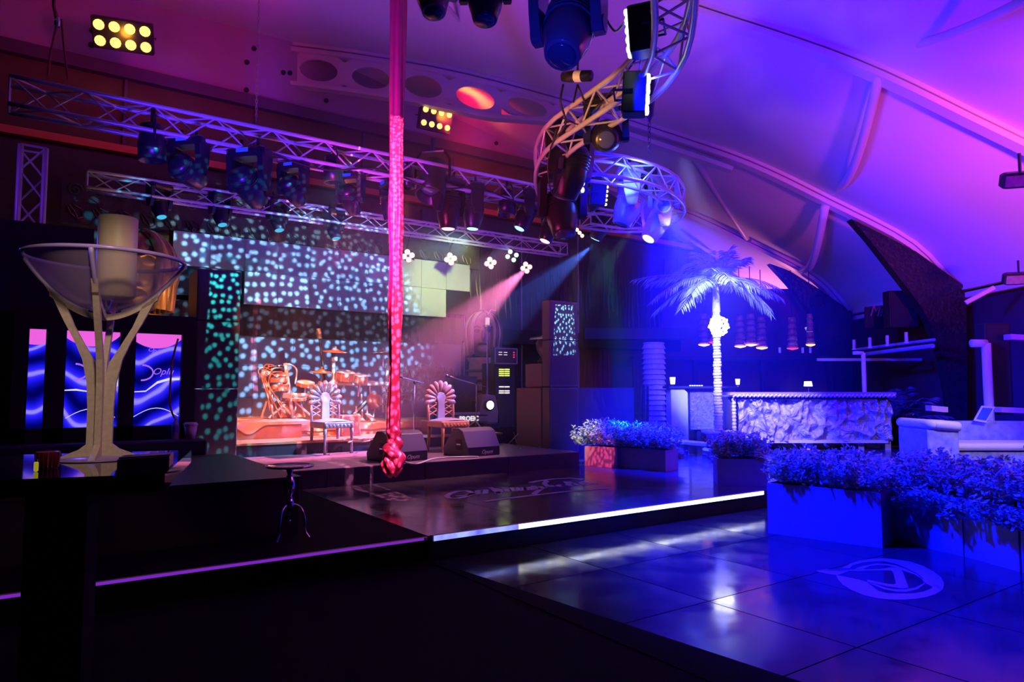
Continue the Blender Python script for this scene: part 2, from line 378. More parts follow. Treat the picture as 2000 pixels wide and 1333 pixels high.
# script on the dance floor: projected light painted as pale flat strokes
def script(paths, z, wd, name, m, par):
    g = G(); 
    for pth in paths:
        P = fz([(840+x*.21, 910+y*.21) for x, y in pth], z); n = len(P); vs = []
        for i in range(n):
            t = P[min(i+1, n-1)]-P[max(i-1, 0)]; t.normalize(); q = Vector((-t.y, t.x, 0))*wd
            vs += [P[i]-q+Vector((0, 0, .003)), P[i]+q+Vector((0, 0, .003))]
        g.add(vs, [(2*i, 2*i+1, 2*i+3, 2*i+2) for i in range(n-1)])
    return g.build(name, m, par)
LETT = mat('script_light_paint', (.45, .40, .55), .4)
sc_ = thing('floor_script', 'pale handwritten script of projected light painted on the raised dance floor', 'lettering', hz(1050, 965, ZD))
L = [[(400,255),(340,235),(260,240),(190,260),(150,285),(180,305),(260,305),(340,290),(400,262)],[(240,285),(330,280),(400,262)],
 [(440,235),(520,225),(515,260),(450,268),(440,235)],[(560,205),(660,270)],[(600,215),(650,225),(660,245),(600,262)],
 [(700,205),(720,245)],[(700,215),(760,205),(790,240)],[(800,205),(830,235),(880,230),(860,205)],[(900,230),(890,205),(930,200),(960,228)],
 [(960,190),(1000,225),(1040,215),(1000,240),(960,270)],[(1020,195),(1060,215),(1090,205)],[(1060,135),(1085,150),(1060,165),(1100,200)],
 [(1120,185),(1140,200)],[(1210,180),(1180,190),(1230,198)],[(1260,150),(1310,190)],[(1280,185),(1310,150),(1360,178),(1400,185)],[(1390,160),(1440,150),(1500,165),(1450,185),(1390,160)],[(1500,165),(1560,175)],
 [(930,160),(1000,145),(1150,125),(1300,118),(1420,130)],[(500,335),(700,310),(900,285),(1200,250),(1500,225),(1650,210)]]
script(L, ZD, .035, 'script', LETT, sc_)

# stage decks
struct(G().box(-1.0, 7.4, 8.75, 20, ZD, ZS-.03).build('stage_base', RISER))
stg = struct(G().box(-1.0, 7.4, 8.72, 16.1, ZS-.03, ZS).build('stage_floor', STAGE))
x = -1.0
while x < 7.3:                                     # fascia boards along the stage front
    x1 = min(x+1.4, 7.4); G().box(x+.004, x1-.004, 8.705, 8.72, ZD, ZS-.005).build('board', RISER, stg); x = x1
up = struct(G().box(-1.0, 7.38, 10.9, 16.1, ZS, ZU-.03).build('stage_upper', RISER))
UPW = mat('upper_deck_board', (.50, .28, .11), .4, noise=.3, nscale=5, bump=.1)
for k in range(7): G().box(-1+k*1.2+.003, min(7.38, .2+k*1.2)-.003, 10.88, 16.1, ZU-.03, ZU).build('board', UPW, up)
# drum risers
dr = thing('drum_riser', 'low timber drum riser topped with an amber rug at the back of the stage', 'riser', (5.2, 12.9, ZU))
G().box(3.9, 7.0, 12.0, 13.8, ZU, .80).build('base', mat('riser_timber', (.40, .22, .12), .5, noise=.3), dr)
g = G(); rows = []
for i in range(25):
    xx = 3.85+i*3.2/24; dz = .012*math.sin(i*1.7)
    rows.append([Vector((xx, 11.97, .72+dz)), Vector((xx, 11.98, .83+dz*.5)), Vector((xx, 12.6, .84)), Vector((xx, 13.85, .84))])
g.grid(rows).build('rug', mat('woven_rug', (.62, .33, .12), .9, noise=.4, nscale=12), dr)
dr2 = thing('side_riser', 'taller riser with a drooping cloth edge under the drum controls', 'riser', (3.5, 12.4, ZU))
G().box(2.75, 3.86, 11.75, 13.4, ZU, .90).build('base', mat('riser_side', (.30, .17, .10), .5, noise=.3), dr2)
rows = []
for i in range(31):
    t = i/30; xx = 2.7+t*1.3; sag = .18*max(0, math.sin(t*PI*2.2))**2
    rows.append([Vector((xx, 11.72, .86-sag*.8)), Vector((xx, 11.72, .91)), Vector((xx, 12.2, .93)), Vector((xx, 13.5, .93))])
G().grid(rows).build('cloth', mat('buff_cloth', (.62, .42, .26), .9, noise=.2), dr2)

# big black platform at the left of the dance floor, step box behind it
pf = thing('black_platform', 'large black carpeted seating platform left of the dance floor', 'platform', (-1.5, 7.3, ZD))
G().box(-5, 1.99, 6.1, 8.68, ZD, .66).build('body', BLACK, pf)
G().box(-5.02, 2.01, 6.08, 8.70, .66, .69).build('top', mat('platform_top', (.02, .018, .02), .45, noise=.6, nscale=10, bump=.3), pf)
sb = thing('step_box', 'small dark step box behind the black platform carrying a white cup', 'box', (.2, 9.3, ZD))
G().bbox(-1.2, 1.77, 8.73, 9.08, ZS+.001, .865, .02).build('body', mat('step_paint', (.02, .02, .05), .5), sb)

# ================================================================ TENT
PROF = [(10.45,3.80),(9.45,4.95),(7.51,6.02),(5.67,6.93),(3.57,7.68),(1.19,8.45),(-1.9,9.25),(-5.6,9.80),(-9,9.95),(-12.4,9.8),(-16.1,9.25),(-19.2,8.45),(-21.6,7.68),(-25.5,6.02),(-28.45,3.8)]
def prof(n):
    out = []
    for i in range(len(PROF)-1):
        (x0, z0), (x1, z1) = PROF[i], PROF[i+1]
        p_ = PROF[max(i-1, 0)]; q_ = PROF[min(i+2, len(PROF)-1)]
        for k in range(n):
            t = k/n
            # catmull-rom
            def cr(a, b, c, d): return .5*((2*b)+(-a+c)*t+(2*a-5*b+4*c-d)*t*t+(-a+3*b-3*c+d)*t**3)
            out.append((cr(p_[0], x0, x1, q_[0]), cr(p_[1], z0, z1, q_[1])))
    out.append(PROF[-1]); return out
PR = prof(4)
RD = [31.5, 26.4, 21.3, 16.2, 11.1, 6.0, .9, -4.2]
def roof_z(x):
    for (x0, z0), (x1, z1) in zip(PR, PR[1:]):
        if x1 <= x <= x0: return z0+(z1-z0)*(x0-x)/(x0-x1)
    return 3.8
def beam_sect(path, wdt, hgt, name, m, parent, drop=0.):   # rectangular section following a rib in its plane
    g = G(); vs = []; n = len(path)
    for i, p in enumerate(path):
        t = path[min(i+1, n-1)]-path[max(i-1, 0)]; t.normalize()
        nn = t.cross(FW); nn.normalize()
        if nn.z < 0: nn = -nn
        c = p-nn*drop
        vs += [c-FW*wdt/2+nn*hgt/2, c+FW*wdt/2+nn*hgt/2, c+FW*wdt/2-nn*hgt/2, c-FW*wdt/2-nn*hgt/2]
    fs = [(4*i+k, 4*i+(k+1)%4, 4*i+4+(k+1)%4, 4*i+4+k) for i in range(n-1) for k in range(4)]
    g.add(vs, fs); return g.build(name, m, parent)
for ri, d in enumerate(RD):
    path = [T(x, d, z) for x, z in PR]
    rb = struct(beam_sect(path, .20, .11, 'tent_beam', ALU, None, .06))
    beam_sect(path, .10, .05, 'groove', mat('dark_keder' , (.2, .2, .22), .6) if ri == 0 else bpy.data.materials['dark_keder'], rb, .14)
    beam_sect(path, .24, .10, 'lower_flange', ALU, rb, .21)
# membranes between ribs, sagging a little
for k in range(len(RD)-1):
    d0_, d1_ = RD[k], RD[k+1]; rows = []
    for x, z in PR:
        r = []
        for j in range(9):
            t = j/8; s = math.sin(PI*t)*min(1, max(0, (10.45-x)/2.2)); r.append(T(x, d0_+(d1_-d0_)*t, z-.03-.28*s))
        rows.append(r)
    c = struct(G().grid(rows).build('ceiling_panel', TENT, None, True))
    if k > 0:
        eg = G()
        a = T(10.45, RD[k], 3.8); b = T(10.45, RD[k+1], 3.8)
        for (dz, dx, h, wd) in ((.0, 0, .14, .16), (-.19, .05, .12, .12)):
            q = [a+RT*(dx-wd/2)+Vector((0,0,dz-h/2)), a+RT*(dx+wd/2)+Vector((0,0,dz-h/2)), a+RT*(dx+wd/2)+Vector((0,0,dz+h/2)), a+RT*(dx-wd/2)+Vector((0,0,dz+h/2))]
            eg.poly(q, b-a)
        struct(eg.build('eave_beam', ALU))
# castellated haunch of the rib at 16.2 m: web with oval holes
cw = thing('perforated_beam', 'deep roof beam pierced by large oval holes above the stage', 'beam', T(-2, 16.2, 8.5)); cw['kind'] = 'structure'; del cw['category']
xs = [-9+i*1.25 for i in range(10)]
for i in range(len(xs)-1):
    xa, xb = xs[i], xs[i+1]; g = G(); n = 20
    cx = (xa+xb)/2
    def zt(x): return roof_z(x)-.26
    dep = .75*min(1, max(.25, (2.9-cx)/3.5))
    outer = []; inner = []
    for q in range(n):
        a = 2*PI*q/n; ca, sa = math.cos(a), math.sin(a)
        m_ = max(abs(ca), abs(sa)); ux, uz = ca/m_, sa/m_
        x = cx+ux*(xb-xa)/2; outer.append((x, zt(x)-dep/2+uz*dep/2))
        x = cx+ca*.46; inner.append((x, zt(cx)-dep/2-(x-cx)*(zt(xa)-zt(xb))/(xb-xa)+sa*dep*.36))
    for dd in (-.03, .03):
        g.add([T(x, 16.2+dd, z) for x, z in outer+inner], [(q, (q+1)%n, n+(q+1)%n, n+q) for q in range(n)])
    g.add([T(x, 16.17, z) for x, z in inner]+[T(x, 16.23, z) for x, z in inner], [(q, (q+1)%n, n+(q+1)%n, n+q) for q in range(n)])
    g.build('web_panel', ALU, cw)
beam_sect([T(x, 16.2, roof_z(x)-.30-.75*min(1, max(.25, (2.9-x)/3.5))) for x in [-9.6+i*.4 for i in range(38)]], .24, .10, 'flange', ALU, cw)

def strut(pa, pb, sag, r, label):
    P = []
    c = Vector(((pb-pa).x, (pb-pa).y, 0))
    for i in range(13):
        t = i/12; P.append(pa.lerp(pb, t)+Vector((0, 0, sag*math.sin(PI*t))))
    o = struct(G().tube(P, r, 10).build('roof_strut', ALU, None, True)); o['label'] = label
strut(hd(1718, 145, 11.05), hd(1631, 374, 16.2), -.45, .085, 'curved pink roof strut arching between two tent beams, upper one')
strut(hd(1612, 402, 16.2), hd(1567, 528, 21.0), -.5, .10, 'curved strut hanging just above the palm')
strut(hd(1332, 268, 16.2), hd(1462, 468, 21.2), -.05, .10, 'straight strut beside the curved lighting truss')
strut(hd(1748, 97, 11.1), hd(2080, -40, 6.5), -.1, .06, 'bright pink strut at the top edge')
strut(hd(936, 88, 16.2), hd(848, -20, 11.1), .0, .035, 'thin strut above the aerial silk')

# back gable wall in the plane Y = 16.2
WB = 16.2
def wallpoly(pts, y, name, m, th=.12, parent=None):
    return G().poly([hy(px, py, y) for px, py in pts], (0, th, 0)).build(name, m, parent)
wb = struct(G().box(-26, 22, 16.22, 16.4, 0, 6.35).build('wall_back', WOOD))
# fabric gable above the beam; runs up past the roof membrane
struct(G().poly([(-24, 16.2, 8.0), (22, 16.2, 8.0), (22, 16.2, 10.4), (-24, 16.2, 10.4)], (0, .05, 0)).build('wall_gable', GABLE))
tr = struct(G().box(-24, 22, 16.0, 16.2, 7.86, 8.12).build('trim_1', mat('dark_beam', (.10, .07, .10), .5)))
tr2 = struct(G().box(-24, 22, 16.05, 16.3, 6.3, 6.45).build('trim_2', mat('orange_sill', (.85, .26, .08), .5)))
tr3 = struct(G().box(-24, 22, 15.6, 16.2, 5.35, 6.05).build('trim_3', mat('fascia', (.10, .06, .12), .45, noise=.5, nscale=2)))
WIN = mat('window_blind', (.12, .085, .03), .7, noise=.3, nscale=1.2)
k = 1
for x in [-9.0+2.62*i for i in range(11)]:
    wn = struct(G().box(x-.03, x+.03, 16.1, 16.22, 6.42, 7.88).build('window_%d' % k, bpy.data.materials['dark_beam'])); k += 1
    G().box(x+.03, x+2.59, 16.18, 16.21, 6.45, 7.86).build('pane', WIN, wn)
# grommets on the gable fabric
for px, py in ((482,122),(481,176),(553,142),(566,143),(637,175),(637,197),(969,261),(969,280),(180,60),(178,88),(496,95)):
    c = hy(px, py, 16.19); G().cyl(c+Vector((0, .01, 0)), c-Vector((0, .03, 0)), .055, 12).build('grommet', BLACK, bpy.data.objects['wall_gable'])

# house wall right of the stage with vertical glossy drips, plus header and dark opening
DW = 15.2
hw = struct(G().box(7.9, 19, DW, DW+.15, 3.0, 5.9).build('wall_relief', SHINE))
for i in range(70):
    x = 8.6+i*.148+rnd(-.05, .05); z1 = rnd(4.6, 5.8); z0 = rnd(3.1, 3.8); n = 7
    pth = [Vector((x+.03*math.sin(j*1.3+i), DW-.015, z1+(z0-z1)*j/(n-1))) for j in range(n)]
    G().tube(pth, [.008, .015, .022, .018, .022, .03, .012], 5).build('drip', SHINE, hw)
for x in (9.1, 10.9, 12.9): G().box(x-.01, x+.01, DW-.04, DW, 1.2, 6.0).build('seam_rod', TRUSS, hw)
struct(G().box(7.9, 19, DW-.35, DW+.15, 2.63, 3.0).build('wall_header', BLACK))
struct(G().box(-24, 8.2, 15.4, 15.5, 0, 6.0).build('wall_stage', mat('brown_wall', (.10, .06, .04), .6, noise=.5, nscale=3, bump=.3, bscale=6)))
# embossed scroll frieze above the screen
fr = thing('scroll_frieze', 'dark gilded frieze of embossed scrolls running above the LED screen', 'frieze', (5, 14.6, 4.7)); 
G().box(.4, 9.2, 14.6, 14.75, 4.42, 5.25).build('panel', mat('frieze_wood', (.10, .07, .04), .4, noise=.5, nscale=9, bump=.3), fr)
FRZ = mat('tarnished_gold', (.30, .23, .11), .3, metal=.7, noise=.4, nscale=9)
for i in range(22):
    cx = .6+i*.39
    pth = [Vector((cx+.13*(1-t/16)*math.cos(t*.75), 14.585, 5.02+.13*(1-t/16)*math.sin(t*.75))) for t in range(15)]
    G().tube(pth, .016, 5).build('scroll', FRZ, fr)
    pth = [Vector((cx+.17*math.sin(t*.9)*(1-t/14), 14.585, 4.62+.12*math.cos(t*1.1))) for t in range(10)]
    G().tube(pth, .014, 5).build('leaf_scroll', FRZ, fr)

# right side wall of the tent
rw = struct(G().add([T(10.75, 30, 0), T(10.75, -5, 0), T(10.75, -5, 3.75), T(10.75, 30, 3.75)], [(0, 1, 2, 3)]).build('wall_right', mat('dark_side_wall', (.05, .03, .05), .5, noise=.4, nscale=1)))

# ================================================================ TRUSSES
UNIT = G().cyl((0, 0, 0), (0, 0, 1), 1, 6)
unit_me = {}
def bar(a, b, r, m, parent, name='brace'):
    key = (m.name)
    if key not in unit_me:
        o = UNIT.build('brace', m, None); unit_me[key] = o.data; bpy.data.objects.remove(o)
    o = bpy.data.objects.new(name, unit_me[key]); COL.objects.link(o); o.parent = parent
    d = b-a; q = d.to_track_quat('Z', 'Y')
    o.rotation_mode = 'QUATERNION'; o.rotation_quaternion = q; o.scale = (r, r, d.length); o.location = a-wloc(parent)
    return o
def resample(P, step):
    out = [P[0]]; acc = 0
    for a, b in zip(P, P[1:]):
        L = (b-a).length; t = step-acc
        while t <= L: out.append(a.lerp(b, t/L)); t += step
        acc = (acc+L) % step
    if (out[-1]-P[-1]).length > step*.3: out.append(P[-1])
    return out
def smooth(P, n=6):
    out = []
    for i in range(len(P)-1):
        p0 = P[max(i-1, 0)]; p1 = P[i]; p2 = P[i+1]; p3 = P[min(i+2, len(P)-1)]
        for k in range(n):
            t = k/n; out.append(.5*((2*p1)+(-p0+p2)*t+(2*p0-5*p1+4*p2-p3)*t*t+(-p0+3*p1-3*p2+p3)*t**3))
    out.append(P[-1]); return out
def truss(path, s, r, rb, bay, label, m, name='lighting_truss', vertical=False, group=None):
    t = thing(name, label, 'truss', path[0], group)
    P = resample(path, bay); n = len(P); C = []
    for i, p in enumerate(P):
        tg = P[min(i+1, n-1)]-P[max(i-1, 0)]; tg.normalize()
        sd = Vector((1, 0, 0)) if vertical else tg.cross(Vector((0, 0, 1))).normalized()
        u = tg.cross(sd) if vertical else Vector((0, 0, -1))
        C.append([p-sd*s/2-u*s/2, p+sd*s/2-u*s/2, p+sd*s/2+u*s/2, p-sd*s/2+u*s/2])
    for k in range(4): G().tube([c[k] for c in C], r, 8).build('chord', m, t, True)
    for i in range(n-1):
        for k in range(4):
            a, b = (C[i][k], C[i+1][(k+1) % 4]) if (i+k) % 2 else (C[i+1][k], C[i][(k+1) % 4])
            bar(a, b, rb, m, t)
    for i in (0, n-1):
        for k in range(4): bar(C[i][k], C[i][(k+1) % 4], rb*1.2, m, t)
    return t
T1Y = 8.75
truss([Vector((-.25, T1Y, 4.5)), Vector((7.7, T1Y, 4.5))], .29, .026, .011, .33, 'long straight aluminium lighting truss above the front of the stage', TRUSS)
truss([Vector((.65, 12.2, 4.6)), Vector((9.95, 12.2, 4.6))], .25, .024, .010, .36, 'lower and farther lighting truss just above the LED screen', TRUSS)
truss(smooth([T(*p, 4.52) for p in ((.75,3.6),(1.1,4.6),(1.30,5.4),(1.38,6.1),(1.27,6.8),(.92,7.6),(.60,8.3),(.48,9.0),(.50,9.9),(.62,10.8))]), .30, .030, .012, .30, 'S-curved lighting truss sweeping overhead, its near half lit orange', TRUSSN, 'curved_truss')
truss(smooth([T(*p, 4.5) for p in ((.85,9.35),(1.5,9.55),(2.15,10.1),(2.58,10.9),(2.72,11.7),(2.5,12.5),(1.9,12.55),(1.3,12.2))]), .30, .026, .011, .32, 'curved lighting truss with a rounded end, lit deep blue, above the stage right side', TRUSS, 'curved_truss')
tb = hy(60, 400, 9.75)
truss([Vector((tb.x, 9.75, ZS)), Vector((tb.x, 9.75, 4.25))], .24, .030, .011, .32, 'upright truss tower rising behind the black flat at far left', TRUSS, 'truss_tower', True)
# cable slings and chains
def sling(px0, py0, px1, py1, y, r, label, m, z1=None):
    a = hy(px1, py1, y); b = hy(px0, py0, y)
    return a, b
sl = thing('truss_sling', 'red rope sling and shackle holding up the left end of the long truss', 'sling', hy(113, 150, T1Y))
top = hy(112, 45, T1Y); roofp = Vector((top.x, top.y, 9.2))
ROPE = mat('rope', (.55, .12, .12), .8)
G().tube([hy(94, 148, T1Y-.14), hy(97, 110, T1Y), top], .012, 6).build('rope', ROPE, sl)
G().tube([hy(133, 155, T1Y+.14), hy(126, 100, T1Y), hy(120, 38, T1Y)], .012, 6).build('rope', ROPE, sl)
G().tube([top, hy(105, 10, T1Y), Vector((top.x-.1, T1Y, 7.9))], .02, 6).build('rope', ROPE, sl)
G().lathe(top-Vector((0, 0, .04)), [(.03, 0), (.035, .05), (.02, .1)], 10).build('shackle', CHROME, sl)
def chain(p0, p1, r, label, m):
    c = thing('hoist_chain', label, 'chain', p0); n = int((p1-p0).length/(r*3.2)); g = G()
    for i in range(n):
        q = p0.lerp(p1, (i+.5)/n); ax = Vector((1, 0, 0)) if i % 2 else Vector((0, 1, 0))
        g.tube([q+ax*(r*.9*math.cos(a))+Vector((0, 0, r*2*math.sin(a))) for a in [k*PI/4 for k in range(8)]], r*.35, 4, closed=True)
    o = g.build('links', m, c); o['kind'] = 'stuff'
p0 = hy(500, 236, T1Y); chain(p0, Vector((p0.x, p0.y, 8.9)), .014, 'gold hoist chain hanging down to the long truss left of the red silk', GOLD)
p0 = T(1.95, 10.0, 4.65)
for (px, py0, py1, lb) in ((1268, 300, 195, 'chain sling hanging beside the blue curved truss'),):
    a = hd(px, py0, 8.5); b = hd(px, py1, 8.5); chain(a, b, .02, lb, CHROME)
    c = thing('hoist_bag', 'dark blue hoist bag hanging above the rounded truss end', 'bag', b)
    G().lathe(b, [(.005, -.28), (.05, -.2), (.075, 0), (.08, .25), (.05, .3)], 12).build('body', mat('bag', (.05, .05, .15), .5), c)
    G().tube([b+Vector((0, 0, .3)), b+Vector((0, 0, .9))], .012, 6).build('strap', PLASTIC, c)

# ================================================================ LIGHT FIXTURES
def lens_mat(name, col, s): return emat('lens_'+name, col, s)
LM = {'pink': lens_mat('pink', (1, .35, .5), 3), 'cyan': lens_mat('cyan', (.25, .6, 1), 3), 'white': lens_mat('white', (.7, .8, 1), 3),
      'dim': mat('lens_dark', (.05, .08, .12), .05), 'teal': lens_mat('teal', (.05, .45, .7), 1.2), 'blue': mat('lens_blue', (.1, .12, .3), .1)}
DISP = emat('display', (.02, .03, 1), 1.2)
SILVER = mat('silver_housing', (.55, .57, .62), .3, metal=.3)
def head_parts(body, lens, s):
    base = G().bbox(-.21, .21, -.14, .14, -.20, -.09, .04)
    for k in (-1, 1): base.bbox(k*.17-.06, k*.17+.06, -.11, .11, -.215, -.08, .03)
    arm = G().poly([(-.032, -.10, -.18), (-.032, .10, -.18), (-.032, .085, -.40), (-.032, .055, -.53), (-.032, .03, -.555), (-.032, -.03, -.555), (-.032, -.055, -.53), (-.032, -.085, -.40)], (.064, 0, 0))
    arm.lathe((0, 0, 0), [(.05, -.038), (.05, .038), (.001, .04)], 12); nb_ = 52
    for q in range(16, len(arm.v)): v = arm.v[q]; arm.v[q] = Vector((v.z, v.x, v.y-.5))
    h = G(); pr = [(.02, .235), (.10, .225), (.135, .18), (.145, .08), (.150, -.03), (.142, -.10), (.120, -.17), (.105, -.24), (.098, -.245)]
    h.lathe((0, 0, 0), pr, 20)
    ln = G().lathe((0, 0, 0), [(.094, -.238), (.07, -.255), (.001, -.262)], 20)
    fin = G()
    for k in range(5): fin.lathe((0, 0, .03+k*.028), [(.150, 0), (.158, .006), (.158, .012), (.147, .018)], 20)
    return base, arm, h, ln, fin
_cache = {}
def moving_head(p, aim, s, label, lens='dim', body=None, disp=True, name='moving_head', group='moving head lights on the trusses', ring=False):
    """p = pivot of the head; aim = point it looks at"""
    body = body or PLASTIC
    p = Vector(p); a = (Vector(aim)-p).normalized(); yaw = math.atan2(a.y, a.x)-PI/2
    r = thing(name, label, 'stage light', p+Vector((0, 0, .5*s)), group, (0, 0, yaw)); r.scale = (s, s, s)
    key = body.name+lens
    if key not in _cache:
        b, ar, h, ln, fin = head_parts(body, lens, 1)
        L = [g.build(n, m, None, sm).data for g, n, m, sm in ((b, 'base', body, False), (ar, 'yoke_arm', body, False), (h, 'head', body, True), (ln, 'lens', LM[lens], True), (fin, 'cooling_fins', body, False))]
        for o in [o for o in COL.objects if o.data in L]: bpy.data.objects.remove(o)
        _cache[key] = L
    L = _cache[key]
    def mk(n, me, par, loc=(0, 0, 0)):
        o = bpy.data.objects.new(n, me); COL.objects.link(o); o.parent = par; o.location = loc; return o
    mk('base', L[0], r); mk('yoke_arm', L[1], r, (-.188, 0, 0)); mk('yoke_arm', L[1], r, (.188, 0, 0))
    hd_ = mk('head', L[2], r, (0, 0, -.5)); hd_.rotation_euler = (math.acos(max(-1, min(1, -a.z))), 0, 0)
    mk('lens', L[3], hd_); mk('cooling_fins', L[4], hd_)
    c = G().cyl((-.1, 0, -.1), (-.1, 0, .02), .018, 8).cyl((.1, 0, -.1), (.1, 0, .02), .018, 8)
    if 'clamp' not in _cache: o = c.build('clamp', PLASTIC, None, local=True); _cache['clamp'] = o.data; bpy.data.objects.remove(o)
    mk('clamp', _cache['clamp'], r)
    if disp:
        if 'disp' not in _cache:
            o = G().box(-.07, .07, -.146, -.138, -.165, -.12).build('display', DISP, None); _cache['disp'] = o.data; bpy.data.objects.remove(o)
        mk('display', _cache['disp'], r); q = mk('display', _cache['disp'], r); q.rotation_euler = (0, 0, PI)
    return r
def par_can(p, aim, s, label, lens='dim', name='par_can', body=None, group='par cans on the trusses'):
    body = body or PLASTIC
    p = Vector(p); a = (Vector(aim)-p).normalized(); yaw = math.atan2(a.y, a.x)-PI/2
    r = thing(name, label, 'stage light', p, group, (0, 0, yaw)); r.scale = (s,)*3
    tl = math.acos(max(-1, min(1, -a.z)))
    mtx = Matrix.Rotation(tl, 4, 'X')
    g = G().lathe((0, 0, 0), [(.05, .20), (.10, .17), (.11, .05), (.125, .0), (.125, -.17), (.115, -.17), (.108, -.10)], 18).xf(mtx); b = g.build('can', body, r, True, local=True)
    G().lathe((0, 0, 0), [(.106, -.10), (.06, -.115), (.001, -.12)], 18).xf(mtx).build('lens', LM[lens], b, True, local=True)
    G().tube([(-.15, 0, 0), (-.15, 0, .18), (-.1, 0, .25), (.1, 0, .25), (.15, 0, .18), (.15, 0, 0)], .012, 6).build('yoke', body, r, local=True)
    G().cyl((0, 0, .25), (0, 0, .36), .02, 8).build('clamp', body, r, local=True)
    return r
LASTL = [None]
LAMPON = emat('amber_lamp', (1, .42, .06), 5); LAMPIN = emat('warm_lamp', (1, .50, .12), 2.6); PARON = emat('cool_lamp', (.75, .88, 1), 4)
def led_panel_light(p, aim, cols, rows, lamp, w, h, dpt, label, r_l=.03, name='led_wash_light', lm=None, group=None, roll=0):
    p = Vector(p); a = (Vector(aim)-p).normalized()
    r = thing(name, label, 'stage light', p, group); LASTL[0] = r; q = a.to_track_quat('-Y', 'Z'); r.rotation_euler = (q @ Matrix.Rotation(roll, 4, 'Y').to_quaternion()).to_euler()
    # local -Y is the lit face
    G().bbox(-w/2, w/2, -.02, dpt, -h/2, h/2, .012).build('housing', PLASTIC, r, local=True)
    g = G().lathe((0, 0, 0), [(r_l, 0), (r_l, .02), (r_l*.7, .03), (.001, .034)], 12).xf(Matrix.Rotation(PI/2, 4, 'X'))
    me = None
    for i in range(cols):
        for j in range(rows):
            if me is None: o = g.build('lamp', lm or lamp, r, local=True); me = o.data
            else: o = bpy.data.objects.new('lamp', me); COL.objects.link(o); o.parent = r
            o.location = (-w/2+w*(i+.5)/cols, -.02, -h/2+h*(j+.5)/rows)
    G().tube([(-w/2-.03, dpt/2, 0), (-w/2-.03, dpt+.08, 0), (w/2+.03, dpt+.08, 0), (w/2+.03, dpt/2, 0)], .012, 6).build('yoke', PLASTIC, r, local=True)
    return r
def on1(px, py, dy=0): return hy(px, py, T1Y+dy)
SC = Vector((5.3, 12.8, 1.2)); DN = Vector((5, 8, 0))
moving_head(on1(486, 364, -.1), on1(560, 480, .5), 1.12, 'largest moving head on the long truss, dotted with cyan, second from its left end', 'teal', ring=True)
moving_head(on1(367, 336), on1(440, 400, .5), .98, 'moving head with a blue display at the left part of the long truss', 'teal')
moving_head(on1(572, 372), on1(640, 480, .5), .86, 'medium moving head under the long truss, third from left with cyan spots', 'teal')
moving_head(on1(684, 390), on1(730, 510, .5), .84, 'moving head tilted right, next to the red silk on the long truss', 'teal')
moving_head(on1(762, 402), on1(765, 500), .85, 'moving head partly hidden behind the red silk', 'dim')
par_can(on1(297, 280), on1(300, 400), 1.2, 'bare black par can at the left end of the long truss')
par_can(on1(650, 332), on1(655, 430), 1.0, 'small black par can left of the tilted moving head')
par_can(on1(795, 350), on1(800, 430), .8, 'small black lamp just right of the red silk')
par_can(on1(845, 352), on1(825, 470, -.3), 1.7, 'fat black par can with a hoop yoke right of the red silk')
moving_head(on1(876, 410), on1(873, 560, .02), 1.15, 'black spotlight pointing straight down with a pink lens', 'pink', disp=False)
moving_head(on1(925, 416), on1(915, 560, .02), 1.0, 'black spotlight with a pale blue lens, second from the pink one', 'cyan', disp=False)
par_can(on1(990, 398), on1(985, 480), 1.1, 'black par can between two lit spotlights on the long truss')
moving_head(on1(1026, 422), on1(985, 510, .1), .95, 'spotlight tilted left throwing a blue beam', 'cyan', disp=False)
moving_head(on1(1075, 445), on1(1040, 530, .1), 1.0, 'spotlight under the big hanging fixture with a pink lens', 'pink', disp=False)
moving_head(hy(1175, 440, 9.6), hy(1120, 560, 10.2), 1.15, 'spotlight right of the big hanging fixture with a white-blue lens', 'cyan', disp=False)
# heads on the curved trusses
moving_head(hd(1114, 335, 8.8), hd(1085, 480, 9.0), 1.45, 'largest dark moving head hanging from the left bend of the curved truss', 'dim', mat('ink_housing', (.006, .006, .008), .4), disp=False)
moving_head(hd(1098, 415, 9.6), hd(1110, 560, 9.2), 1.5, 'dark amber-edged moving head below the largest one', 'dim', mat('amber_housing', (.02, .014, .01), .35), disp=False)
moving_head(hd(1184, 268, 7.8), hd(1186, 330, 5.5), 1.15, 'moving head facing the dance floor under the orange curved truss', 'blue', disp=False)
moving_head(hd(1110, 60, 4.6), hd(1080, 175, 4.3), 1.15, 'big glossy blue moving head at the top of the picture', 'dim', mat('blue_gloss', (.12, .12, .16), .15), disp=False)
moving_head(hd(845, -18, 5.0), hd(850, 60, 4.9), .85, 'pale moving head cut by the top edge beside the red silk', 'dim', mat('pale_housing', (.5, .45, .5), .25), disp=False)
moving_head(hd(948, -6, 5.2), hd(946, 90, 5.1), .9, 'black moving head cut by the top edge', 'dim', disp=False)
moving_head(hd(1228, 400, 10.4), hd(1190, 500, 10.4), 1.35, 'silver moving head lit blue under the rounded truss end', 'dim', SILVER, disp=False)
moving_head(hd(1296, 400, 11.0), hd(1300, 415, 8.5), 1.1, 'silver moving head facing us with a round blue lens', 'blue', SILVER, disp=False)
moving_head(hd(1282, 440, 11.2), hd(1235, 520, 11.0), 1.2, 'lowest silver moving head at the rounded truss end', 'white', SILVER, disp=False)
moving_head(hd(1260, 370, 11.6), hd(1280, 470, 12), .9, 'dark blue moving head behind the silver ones', 'dim', disp=False)
moving_head(hd(1150, 385, 10.8), hd(1180, 470, 11), .9, 'small dark moving head between the two curved trusses', 'dim', disp=False)
